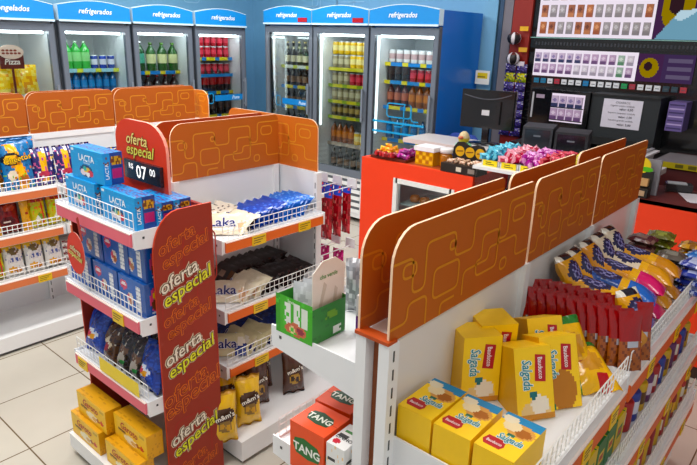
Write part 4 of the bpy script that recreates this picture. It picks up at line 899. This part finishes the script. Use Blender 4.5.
g = G(); g.box(3.42, 3.50, .95, 1.86, .965, .985, 'eceef0'); g.box(3.50, 3.98, .95, 1.86, .975, .985, 'e2e4e8'); g.build('candy_shelf', CT)
g = G(); g.box(3.98, 4.36, .93, 2.82, .95, .985, 'dcd6d4'); g.box(3.98, 4.01, .93, 1.87, 0, .95, 'b8b0ac'); g.build('worktop', CT)
g = G(); g.box(3.46, 3.48, .95, 1.86, .0, .70, OR); g.box(3.465, 3.97, .95, 1.86, .70, .71, 'd0d4d6'); g.build('lower_panel', CT, [M_BOARD])
g = G(); g.box(3.455, 3.459, .96, 1.85, .70, .96, 'ffffff'); g.build('front_glass', CT, [M_GLASS])
g = G(); g.box(fx, fx+.03, -1.2, .93, .08, .945, OR); g.box(fx+.02, fx+.05, -1.2, .93, 0, .08, '3a2018'); g.box(fx, 3.95, -1.2, .93, .93, .945, '5a1a14', left=OR); g.box(fx, 3.95, .90, .93, 0, .93, OR); tag(g.build('side_counter', CT, [M_BOARD]), 'low orange side counter with dark top')
g = G(); g.box(fx+.04, fx+.06, wy0+.02, wy1-.02, wz1-.02, wz1-.005, 'f4fbff'); g.build('light_tube', CT, [M_SIDE])  # glow strip added to brighten the dim window interior
g = G(); g.lathe([(.025,0),(.04,.01),(.042,.03),(.03,.05),(.01,.056)], 12, 'a8642c'); K_pa = Kind(g, 'pastry', 'pastry', [M_PRINT])
for k in range(5): K_pa.put((3.62, 2.07+.088*k, .588), (0,0,k), 'small brown pastry on the glass shelf inside the counter window', 'small brown pastries in the counter window')
# goods on the counter
g = G(); 
g.box(-.16, .16, -.09, .09, 0, .02, '5a2418'); gb = g
t = thing('sweets_tray', 'low tray of wrapped sweets at the left end of the orange counter', 'tray', (3.58, 2.60, .897), R(-90)); gb.build('tray', t, [M_PRINT])
def candy_kind(c1, c2, r=.024):
    g = G(); pouch(g, r*3.2, r*1.5, r*1.3, art(c1, ('r',0,0,.2,1,c2), ('r',.8,0,1,1,c2), ('s',1,10,8,2,.25,c2)), 7, 5, wr=.2, seal=.0); return Kind(g, 'wrapped_candy', 'candy', [M_FOIL])
CK = {'orange': candy_kind('e08a20','f4d060'), 'purple': candy_kind('7a1f6a','c04aa0'), 'dark red': candy_kind('8a1420','c03a40'), 'teal': candy_kind('1a7a9a','70c8e0',.03), 'pink': candy_kind('c02048','f0a8b8',.03), 'magenta': candy_kind('a0208a','e8a0d8',.03), 'red': candy_kind('9a1228','e06070',.03), 'yellow': candy_kind('d8c010','f4ec70',.031), 'silver': candy_kind('8a8a92','e0e0ea',.03)}
def heap(c, cx, cy, z, ax, ay, n, lab, grp):
    K = CK[c]; rr = random.Random(hash(c) % 7 + n)
    cols = max(2, int(ax*2/.05)); rws = max(2, int(ay*2/.045)); i = 0; lay = 0
    while i < n:
        m = cols-lay; q = rws-lay
        if m < 1 or q < 1: break
        for a in range(m):
            for b in range(q):
                if i >= n: break
                K.put((cx+(b-(q-1)/2)*.045+rr.uniform(-.006,.006), cy+(a-(m-1)/2)*.05+rr.uniform(-.006,.006), z+lay*.024), (R(rr.uniform(-25,25)), R(rr.uniform(-20,20)), R(rr.uniform(0,180))), lab, grp); i += 1
        lay += 1
heap('orange', 3.58, 2.66, .92, .09, .08, 18, 'orange wrapped candy in the low tray on the orange counter', 'orange wrapped candies')
heap('purple', 3.59, 2.50, .92, .05, .09, 14, 'purple wrapped candy in the low tray on the orange counter', 'purple wrapped candies')
heap('dark red', 3.50, 2.62, .92, .12, .03, 8, 'dark red wrapped candy at the edge of the low tray', 'dark red wrapped candies')
def slope_heap(c, y, n, lab, grp):
    K = CK[c]; rr = random.Random(len(c)*5+n)
    for i in range(n):
        a, b = i // 3 % 11, i % 3; lay = i // 33
        t = (a+.5*lay)/10.5
        K.put((3.50+.30*t, y+(b-1)*.036+rr.uniform(-.005,.005), 1.004+.03*t+.018+.024*lay), (R(rr.uniform(-30,30)), R(rr.uniform(-30,10)), R(rr.uniform(0,180))), lab, grp)
def jar(x, y, z, r, h, body, lid, label, fig=False):
    t = thing('candy_jar', label, 'jar', (x, y, z))
    g = G(); g.lathe([(r*.92,0),(r,.01),(r,h*.4),(r,h*.8),(r*.8,h)], 16, lambda k, tt: body if int(tt*16+k) % 2 else body[:3]+'a'+body[4:]); g.build('jar_body', t, [M_BOTTLE])
    g = G(); g.lathe([(r*.85,h),(r*1.03,h+.003),(r*1.03,h+.03),(r*.9,h+.036)], 16, lid); g.build('lid', t, [M_PRINT])
    return t
t = thing('candy_jar', 'wide jar of golden sweets with a flat white lid on the orange counter', 'jar', (3.60, 2.31, .897), R(-90))
g = G(); g.box(-.08, .07, -.06, .07, 0, .10, 'd09a28'); 
for k in range(5):
    for q in range(3): g.box(-.075+.029*k, -.053+.029*k, -.0608, -.06, .012+.03*q, .034+.03*q, ('f0c850','b87818')[(k+q) % 2])
g.build('jar_body', t, [M_BOTTLE]); g = G(); g.box(-.09, .08, -.07, .08, .10, .13, 'f0eef0'); g.build('lid', t, [M_PRINT])
jar(3.60, 2.17, .897, .045, .10, 'a86a24', 'e8e4e4', 'small amber candy jar right of the white lidded one')
jar(3.70, 2.10, .897, .055, .13, '6a7a3a', '8ad0a0', 'jar with a pale green lid carrying a round yellow topper')
g = G(); g.lathe([(.01,0),(.035,.015),(.042,.04),(.03,.07),(.012,.085)], 14, lambda k, t: 'd8c050' if k < 2 else 'c8b890'); g.lathe([(.012,0),(.02,.01),(.012,.02)], 8, 'c86a50', c=(-.042,0,.035)); tag(g.build('lollipop_topper', None, [M_PRINT], (3.70, 2.10, 1.063)), 'round yellow topper on the green lidded jar', 'toy')
pp = bpy.data.objects.get('lollipop_topper')
t = thing('candy_rack', 'black display box of sweets with three round yellow badges on its back card', 'display box', (3.53, 1.99, .897), R(-90))
g = G(); g.box(-.14, .14, -.06, .08, 0, .06, '241c18'); g.box(-.02,.02,-.0608,-.06,.015,.045,'d8d0c0'); g.box(.07,.12,-.0608,-.06,.015,.045,'8a8078'); g.build('box', t, [M_PRINT])
g = G(); card = [(-.13,0),(.13,0),(.13,.08),(.10,.12),(.05,.125),(0,.11),(-.05,.135),(-.1,.13),(-.13,.09)]; g.prism(card, (0,.075,.06), X, Z, (0,.004,0), '1c1814')
for cx in (-.078, 0, .078):
    g.prism([(cx+.036*math.cos(R(a)), .068+.036*math.sin(R(a))) for a in range(0,360,20)], (0,.0742,.06), X, Z, (0,.0004,0), 'd8a81c'); g.prism([(cx-.025,.062),(cx+.025,.068),(cx+.025,.076),(cx-.025,.070)], (0,.0736,.06), X, Z, (0,.0004,0), '7a4a14')
g.build('back_card', t, [M_PRINT])
g = G(); pouch(g, .05, .02, .018, art('e0c8b0', ('s',1,8,8,2,.3,'c08a70')), 6, 4, seal=0); K_tof = Kind(g, 'wrapped_candy', 'candy', [M_FOIL])
for i in range(20): K_tof.put((3.50+.035*(i % 4), 1.88+.048*(i//4)+.01, .96), (R(20), 0, R(random.uniform(0,180))), 'beige wrapped candy in the black display box', 'beige wrapped candies')
bays = [('teal', 1.765), ('pink', 1.635), ('magenta', 1.505), ('red', 1.375), ('yellow', 1.245), ('silver', 1.115)]
for i, (c, y) in enumerate(bays):
    t = thing('candy_bin', 'clear bin of %s sweets on the white counter shelf' % c, 'bin', (3.62, y, .987), R(-90), None)
    g = G(); g.prism([(-.14,0),(.20,0),(.20,.035),(-.14,.008)], (-.06,0,0), Y, Z, (.12,0,0), 'd8dcde')
    for xx in (-.0625, .0605): g.prism([(-.14,0),(.20,0),(.20,.06),(-.14,.036)], (xx,0,0), Y, Z, (.002,0,0), 'd8dcde')
    g.box(-.0625, .0625, -.142, -.14, 0, .036, 'd8dcde'); g.build('tray', t)
    g = G(); g.box(-.05, .05, -.150, -.146, -.004, .036, 'f0d81c'); g.box(-.03, .03, -.1505, -.150, .008, .013, '4a4020'); g.box(-.03, .01, -.1505, -.150, .020, .025, '4a4020'); tag(g.build('price_tag', t, [M_PRINT]), 'yellow price tag')
    slope_heap(c, y, 44, '%s wrapped candy in the bin of %s sweets' % (c, c), '%s wrapped candies' % c)
# things seen below the shelf: chocolate bars
g = G(); pouch(g, .03, .12, .02, art('3a1a14', ('s',1,8,18,2,.3,'a05040'), ('r',0,.4,1,.5,'d8c0a0')), 5, 10); K_cb = Kind(g, 'chocolate_bar', 'chocolate bar', [M_FOIL])
for i in range(9): K_cb.put((3.60, 1.50+.036*i, .712), (R(-30), 0, R(-90)), 'dark chocolate bar standing under the white candy shelf', 'dark bars under the candy shelf')
# monitor (seen from behind)
t = thing('monitor', 'black computer monitor seen from behind on the counter, with a pale sticker', 'monitor', (4.22, 2.21, .987), R(-82))
g = G(); g.box(-.215, .215, -.005, .02, .12, .41, '15161a'); g.box(-.205, .205, -.022, -.005, .13, .40, '101115'); g.box(-.11, .11, -.045, -.022, .16, .33, '0d0e12'); g.ribbon([(-.19,.37),(-.05,.34),(.08,.35),(.18,.385)], .08, .006, (0,-.0225,0), X, Z, '5a5c64'); g.build('screen_housing', t, [M_GLOSSB])
g = G(); g.box(-.03, .03, -.047, -.045, .225, .265, 'd0d0d4'); tag(g.build('sticker', t, [M_PRINT]), 'pale grey sticker')
g = G(); g.box(-.025, .025, -.02, .01, .01, .14, '15161a'); g.build('stand', t, [M_GLOSSB]); g = G(); g.lathe([(.12,0),(.118,.008),(.03,.016)], 24, '121317', sx=1.1, sy=.8); g.build('foot', t, [M_GLOSSB])
# blue chair behind the monitor
t = thing('chair', 'blue chair back rising behind the black monitor', 'chair', (4.66, 2.50, 0), R(80))
g = G(); pr = [(-.2,0),(.2,0),(.21,.12),(.18,.24),(.1,.3),(-.1,.3),(-.18,.24),(-.21,.12)]; g.prism(pr, (0,.18,.70), X, Z, (0,.05,0), '3a52a8'); g.build('backrest', t, [M_MATTE]); g = G(); g.box(-.21,.21,-.2,.2,.44,.5,'3a52a8'); g.build('seat', t, [M_MATTE]); g = G(); g.box(-.03,.03,.20,.23,.48,.72,'26282c'); g.tube([(0,0,.05),(0,0,.44)],.025,'26282c',8); g.build('stem', t); 
for k in range(5):
    g = G(); a = R(72*k); g.tube([(0,0,.07),(.24*math.cos(a),.24*math.sin(a),.03)], .018, '26282c', 6); g.build('leg', t)
# printers
for x, y, rz, w, h, lb in ((4.21,1.77,-78,.21,.205,'dark grey boxy receipt printer right of the monitor'), (4.20,1.52,-78,.22,.195,'black receipt printer beneath the lit pack display')):
    t = thing('receipt_printer', lb, 'printer', (x, y, .987), R(rz)); c = '34363c' if h > .2 else '202126'
    g = G(); g.prism([(-.09,0),(.10,0),(.10,h*.8),(.06,h),(-.09,h*.93)], (-w/2,0,0), Y, Z, (w,0,0), c); g.build('housing', t, [M_MATTE])
    g = G(); g.box(-w*.42, w*.42, -.093, -.09, h*.12, h*.85, '2a2c32' if h > .2 else '17181c'); g.box(-.025, .025, -.0935, -.093, h*.6, h*.66, '70747c'); g.build('front_cover', t, [M_GLOSSB]); g = G(); g.box(-w*.46, w*.46, -.12, -.08, 0, .018, '17181c' if h > .2 else 'b8b8bc'); g.build('paper_tray', t, [M_GLOSSB])
# things on/behind the low orange side counter
t = thing('counter_divider', 'upright grey panel with slanted white ledge at the end of the checkout', 'panel', (3.62, .86, .947))
g = G(); g.box(0, .02, -.06, .08, 0, .20, '8c8a90'); g.box(.02, .30, .06, .08, 0, .22, '9a989e'); g.build('panel', t); g = G(); g.box(0,.3,.03,.11,.20,.21,'d8d6da'); g.build('ledge', t)
t = thing('candy_rack', 'small black counter rack with a yellow and green card, behind the orange boards', 'display rack', (3.54, .88, .947), R(-90))
g = G(); g.box(-.06,.06,-.03,.04,0,.05,'1c1c1a'); g.box(-.06,.06,.03,.04,.05,.14,'1c1c1a'); g.box(-.045,.045,-.032,-.03,.01,.04,'c0a080'); g.box(-.045,.045,.0,.03,.06,.10,'c8a070'); g.build('rack', t, [M_PRINT]); g = G(); g.prism([(.05*math.cos(R(a)), .045*math.sin(R(a))) for a in range(0,360,20)], (-.01,.028,.17), X, Z, (0,.004,0), 'e0c41c'); g.prism([(.035*math.cos(R(a)), .014*math.sin(R(a))) for a in range(0,360,30)], (.02,.0275,.15), X, Z, (0,.0004,0), '5ab030'); g.build('card', t, [M_PRINT])
g = G(); g.box(-.10, .10, -.07, .07, 0, .002, 'd8d4da'); g.box(-.09, .12, -.06, .08, .0022, .004, 'dedae0'); tag(g.build('paper_sheets', None, [M_PRINT], (3.72, .60, .946), (0,0,R(25))), 'loose white paper sheets lying on the low side counter', 'paper')
t = thing('card_terminal', 'black and silver card terminal lying on the low side counter', 'card reader', (3.85, .74, .947), R(-70)); g = G(); g.box(-.07,.07,-.04,.04,0,.045,'17181a'); g.build('housing', t, [M_GLOSSB]); g = G(); g.box(-.06,.04,-.03,.03,.045,.05,'c0c2c6'); g.build('cover', t)

# ------------------------------------------------------------------ cigarette display wall (facing -x)
DX = 5.08
T = thing('cigarette_display', 'tall black wall cabinet with backlit cigarette panels behind the checkout', 'display cabinet', (0,0,0))
yl, yr = 2.29, .60
g = G(); g.box(DX, 5.25, yr, yl+.03, .955, 2.6, '131417'); g.build('cabinet', T, [M_GLOSSB])
def lightpanel(y1, y0, z0, z1, cols, label=None):
    g = G(); g.box(DX-.012, DX-.002, y0, y1, z0, z1, 'f0e8f4', left='ece2ee'); p = g.build('backlit_panel', T, [M_BACKLIT]); return p
p1 = lightpanel(2.27, 1.36, 1.80, 2.25, 0); p2 = lightpanel(2.265, 1.43, 1.485, 1.70, 0)
def poster(y1, y0, z0, z1, fn, nm='poster', nu=24, nv=14, mat=None):
    g = G(); g.grid((DX-.014, y1, z0), (0,y0-y1,0), (0,0,z1-z0), nu, nv, fn); g.box(DX-.013, DX-.002, y0, y1, z0, z1, '2a2030'); return g.build(nm, T, [mat or M_BACKLIT])
po = lambda u, v: ('3e2444' if u < .45 else '3a2a4a') if not (((u-.22)/.17)**2+((v-.5)/.36)**2 < 1) else ('8a7428' if ((u-.2)/.1)**2+((v-.55)/.2)**2 > .6 else '2c1a20')
def po2(u, v):
    if u > .5 and int(v*7) % 2 and .54 < u < .96: return '5a5068'
    return po(u, v)
poster(1.425, 1.03, 1.49, 1.695, po2, nu=48, nv=28)
def po_reflection(u, v):
    w = .42+.10*math.sin(7*u)+.06*math.sin(17*u)
    if v < w and u > .02+.5*v: return 'b4ccd8' if v > w-.10-.08*math.sin(9*u) else '6f98ac'  # pale blue wave: a reflection painted into the upper poster
    return po2(u, v)
poster(1.355, .70, 1.80, 2.25, po_reflection, nu=70, nv=44)
g = G(); g.box(DX-.02, DX, .64, 2.31, 1.715, 1.785, '0c0d10'); 
for k in range(60): g.box(DX-.021, DX-.02, .66+.027*k, .66+.027*k+.014, 1.735, 1.76, '32343a')
g.build('vent_rail', T, [M_GLOSSB])
g = G(); g.box(DX-.016, DX-.0, .70, 2.32, 1.79, 1.797, '8ab8b0'); g.build('glass_edge', T)
pc = ['1f7aa0','1f7aa0','e4e6ea','b83a4a','e4e6ea','e4e6ea','e4e6ea','1f7ab0','e4e6ea','e4e6ea','e4e6ea','e4e6ea','1f9a5a','a83a4a','e4e6ea','e4e6ea','e4e6ea','28404c','28404c','b8404a']
for k, c in enumerate(pc):
    g = G(); y = 2.245-.0605*k; g.box(DX-.012, DX-.004, y-.044, y, 1.425, 1.465, c); g.box(DX-.0125, DX-.012, y-.036, y-.008, 1.440, 1.445, '50545c'); tag(g.build('price_tag', T, [M_PRINT]), {'1f7aa0':'blue price tag','1f7ab0':'blue price tag','b83a4a':'red price tag','a83a4a':'red price tag','b8404a':'red price tag','1f9a5a':'green price tag','28404c':'dark price tag'}.get(c, 'white price tag'))
def pack(c1, c2, c3, w=.046, h=.075):
    g = G(); g.grid((-w/2,0,0), (w,0,0), (0,0,h), 6, 9, art(c1, ('r',0,0,1,.3,c2), ('e',.5,.62,.3,.16,c3))); g.box(-w/2, w/2, .0004, .02, 0, h, c1); return Kind(g, 'cigarette_pack', 'cigarette pack', [M_PRINT])
PK = {'brown': pack('9a5a3c','b87850','6a3420'), 'grey': pack('a09a9c','8a8488','c8c4c8'), 'orange': pack('b06a40','9a5030','d89a70'), 'navy': pack('c8b8d0','28305a','8a7aa8'), 'lilac': pack('c0a4c4','6a4a78','e0d0e4'), 'pale': pack('d8d0dc','a8a0b0','f0ecf4'), 'green': pack('a8c0b0','5a8a6a','d8e8dc')}
top = ['orange','brown','grey','grey','brown','brown','orange','grey','grey','grey','grey','grey']
for r, z in enumerate((1.825, 1.955, 2.085)):
    for k in range(12):
        c = top[(k+r) % 12] if r else top[k]
        PK[c].put((DX-.033, 2.215-.074*k, z), (0,0,R(-90)), '%s cigarette pack in the %s row of the upper backlit panel' % (c, ('bottom','middle','top')[r]), '%s packs in the %s row of the upper panel' % (c, ('bottom','middle','top')[r]), sc=(1.05,1,1.25))
for r, z in enumerate((1.51, 1.60)):
    for k in range(12):
        c = (['lilac']*5+['pale']*5+['green','lilac'] if r == 0 else ['navy']*6+['lilac']*4+['green','pale'])[k]
        PK[c].put((DX-.033, 2.225-.068*k, z), (0,0,R(-90)), '%s cigarette pack in the %s row of the middle backlit panel' % (c, ('bottom','top')[r]), '%s packs in the %s row of the middle panel' % (c, ('bottom','top')[r]))
# lower: small lit case, left
S_ = thing('counter_display_case', 'small black display case with two rows of lit packs above the printers', 'display case', (0,0,0))
g = G(); g.box(4.83, DX-.001, 1.665, 2.15, .98, 1.39, '0f1013'); g.box(4.828,4.83,2.12,2.135,1.16,1.365,'b8b8bc'); g.box(4.826,4.83,2.03,2.10,1.32,1.35,'a898a8'); g.build('case', S_, [M_GLOSSB])
g = G(); g.box(4.822, 4.829, 1.70, 1.965, 1.145, 1.368, 'eadcec'); g.build('backlit_panel', S_, [M_BACKLIT])
g = G()
for z in (1.155, 1.255): g.box(4.795, 4.822, 1.70, 1.965, z+.002, z+.0095, '1a1b20')
g.build('pack_ledge', S_, [M_GLOSSB])
for r, z in enumerate((1.175, 1.275)):
    for k in range(4): PK['navy' if r else 'lilac'].put((4.799, 1.93-.065*k, z-.01), (0,0,R(-90)), 'lilac cigarette pack in the %s row of the small lit case' % ('bottom','top')[r], 'packs in the %s row of the small lit case' % ('bottom','top')[r], sc=(1.15,1,1.15))
# wide black flat screen and its notice
B_ = thing('flat_screen', 'wide black switched-off screen carrying a white price notice', 'screen', (0,0,0))
g = G(); g.box(4.86, DX-.001, 1.16, 1.66, 1.0, 1.39, '1d2226'); g.box(4.852, 4.86, 1.16, 1.66, 1.0, 1.06, '0c0d0f'); g.box(4.852, 4.86, 1.16, 1.66, 1.375, 1.39, '0c0d0f'); g.build('panel', B_, [M_MATTE])
t = thing('paper_notice', 'white printed price notice taped on the wide black screen', 'notice', (4.855, 1.42, 1.25), R(-90))
g = G(); g.box(-.143, .143, 0, .002, -.108, .108, 'dcd8e4'); g.build('sheet', t, [M_PRINT]); g = G()
for tx, z, s, bd in (('CIGARROS', .085, .022, .0), ('Cigarro avulso unidade', .060, .019, 0), ('valor: 0,50', .035, .024, .02), ('Isqueiro pequeno unidade', .005, .019, 0), ('valor: 1,00', -.022, .024, .02), ('Isqueiro grande unidade', -.050, .019, 0), ('valor: 5,00', -.080, .024, .02)):
    g.text(tx, (.0 if not bd else .03, -.0008, z), X, Z, s, '33303c', bd)
g.build('lettering', t, [M_PRINT])
t = thing('price_list', 'narrow purple price list hanging at the right of the display wall', 'sign', (4.90, 1.055, 1.265), R(-90))
g = G(); g.box(-.057, .057, 0, .18, -.105, .105, '6a5a94'); 
for k in range(7): g.box(-.05, .05, -.0008, 0, -.09+.028*k, -.080+.028*k, 'b8a8d4' if k % 2 else '352a5c')
g.build('board', t, [M_PRINT])
g = G(); g.box(DX-.01, 5.25, -.6, .61, 1.0, 2.6, '6e1810'); g.build('side_panel', T, [M_BOARD])
g = G(); g.box(4.50, 4.93, -.6, 1.05, .985, 1.0, '8a8488'); g.box(4.495, 4.50, -.6, 1.05, .96, 1.0, 'a8982c')
for k in range(18): g.box(4.494, 4.495, -.5+.08*k, -.45+.08*k, .968, .992, '5a5420')
tag(g.build('back_shelf', None, [M_ENAMEL]), 'grey back shelf with a yellow front strip under the display wall', 'shelf')
g = G(); g.box(4.52, 5.25, -.6, 1.03, 0, .984, '4a1214'); g.box(4.75, 5.25, 1.04, 2.25, 0, .95, '3c1a1c', top='3a3438'); tag(g.build('base_cabinet', None, [M_BOARD]), 'dark wine red base cabinets standing against the display wall', 'cabinet')
# hanging goods left of the display
t = thing('hanging_goods_strip', 'narrow dark red pegboard with yellow price labels left of the display wall', 'display panel', (0,0,0))
g = G(); g.box(5.05, 5.079, 2.325, 2.495, .0, 2.6, '8a2416'); g.build('pegboard', t, [M_BOARD])
for k, (y, z, c) in enumerate(((2.36,1.86,'e0b030'), (2.35,1.69,'d8a848'), (2.36,1.575,'d8d0d8'), (2.44,1.30,'e0c420'))):
    g = G(); g.box(5.0, 5.004, y-.04, y+.035, z-.018, z+.018, c); g.box(5.004, 5.05, y-.002, y+.002, z-.002, z+.002, '888888'); tag(g.build('price_label', t, [M_PRINT]), 'yellow price label' if k != 2 else 'white price label')
g = G(); g.lathe([(.02,-.05),(.05,-.03),(.06,.0),(.05,.03),(.02,.05)], 12, lambda k, tt: 'e0dce0' if int(tt*12) % 3 == 0 else '1a1618' if k < 3 else '5a2420'); K_ball = Kind(g, 'hanging_toy', 'toy', [M_PRINT])
K_ball.put((4.985, 2.43, 1.78), (0,0,0), 'upper black and white round item hanging on the red pegboard'); K_ball.put((4.985, 2.42, 1.615), (0,0,1), 'lower black and white round item hanging on the red pegboard')
K_sn = bagkind('hanging_snack_pack', .10, .075, .03, art('2a2258', ('s',1,12,10,3,.3,'4a3a90'), ('s',1,12,10,9,.12,'c8c0e0')), 90, 8, 8)
K_sy = bagkind('hanging_snack_pack', .10, .075, .03, art('8a9a2a', ('s',1,12,10,3,.3,'d8c830'), ('s',1,12,10,9,.2,'3a2a60')), 91, 8, 8)
for k in range(8):
    for q in range(2): (K_sy if k == 6 else K_sn).put((5.02, 2.345+.105*q, .95+.078*k), (0,0,R(-90)), '%s snack pack hanging on the red pegboard' % ('green and yellow' if k == 6 else 'dark violet'), '%s packs on the pegboard' % ('green and yellow' if k == 6 else 'dark violet'))
t = thing('small_sign', 'small white card with yellow print on the wall above the monitor', 'sign', (4.97, 2.69, 1.44), R(-90))
g = G(); g.box(-.07, .07, 0, .004, -.06, .06, 'e8e8e2'); g.box(-.05, .05, -.0008, 0, -.01, .04, 'e0c838'); g.box(-.05, .03, -.0012, -.0008, .0, .01, '7a6a30'); g.build('card', t, [M_PRINT])
g = G(); g.box(-.003, .003, .004, .1, -.003, .003, '888888'); g.build('bracket', t)

# ------------------------------------------------------------------ lights and camera
def area(name, loc, sx, sy, power, col=(1,.97,.93), rot=(0,0,0)):
    l = bpy.data.lights.new(name, 'AREA'); l.shape = 'RECTANGLE'; l.size = sx; l.size_y = sy; l.energy = power; l.color = col
    o = bpy.data.objects.new(name, l); COL.objects.link(o); o.location = loc; o.rotation_euler = rot; return o
for i, (x, y, p) in enumerate(((.6,2.9,40), (2.4,3.0,36), (.4,1.5,32), (1.9,1.1,17), (3.5,4.3,42), (1.4,4.6,30), (4.0,2.0,16), (.2,-.6,22))):
    area('ceiling_light_%d' % (i+1), (x, y, 2.93), 1.2, .4, p, (1,.98,.95))
w = bpy.data.worlds.new('shop_ambience'); SC.world = w; w.use_nodes = True
w.node_tree.nodes['Background'].inputs[0].default_value = (.95,.97,1,1); w.node_tree.nodes['Background'].inputs[1].default_value = .55

yaw, pitch, roll, F_ = 0.702826543, 0.316974144, 0.0301074454, 595.438533
fw = Vector((math.cos(yaw)*math.cos(pitch), math.sin(yaw)*math.cos(pitch), -math.sin(pitch)))
r = fw.cross(Z).normalized(); u = r.cross(fw)
r2 = r*math.cos(roll)+u*math.sin(roll); u2 = u*math.cos(roll)-r*math.sin(roll)
cam = bpy.data.cameras.new('camera'); co = bpy.data.objects.new('camera', cam); COL.objects.link(co)
co.matrix_world = Matrix(((r2.x,u2.x,-fw.x,0),(r2.y,u2.y,-fw.y,0),(r2.z,u2.z,-fw.z,1.75),(0,0,0,1)))
cam.sensor_fit = 'HORIZONTAL'; cam.sensor_width = 36; cam.lens = F_/697*36; cam.clip_start = .02; cam.clip_end = 60
SC.camera = co
SC.view_settings.view_transform = 'Standard'; SC.view_settings.look = 'None'; SC.view_settings.exposure = -.2; SC.view_settings.gamma = 1
SC.cycles.use_denoising = True; SC.cycles.max_bounces = 8; SC.cycles.transparent_max_bounces = 12
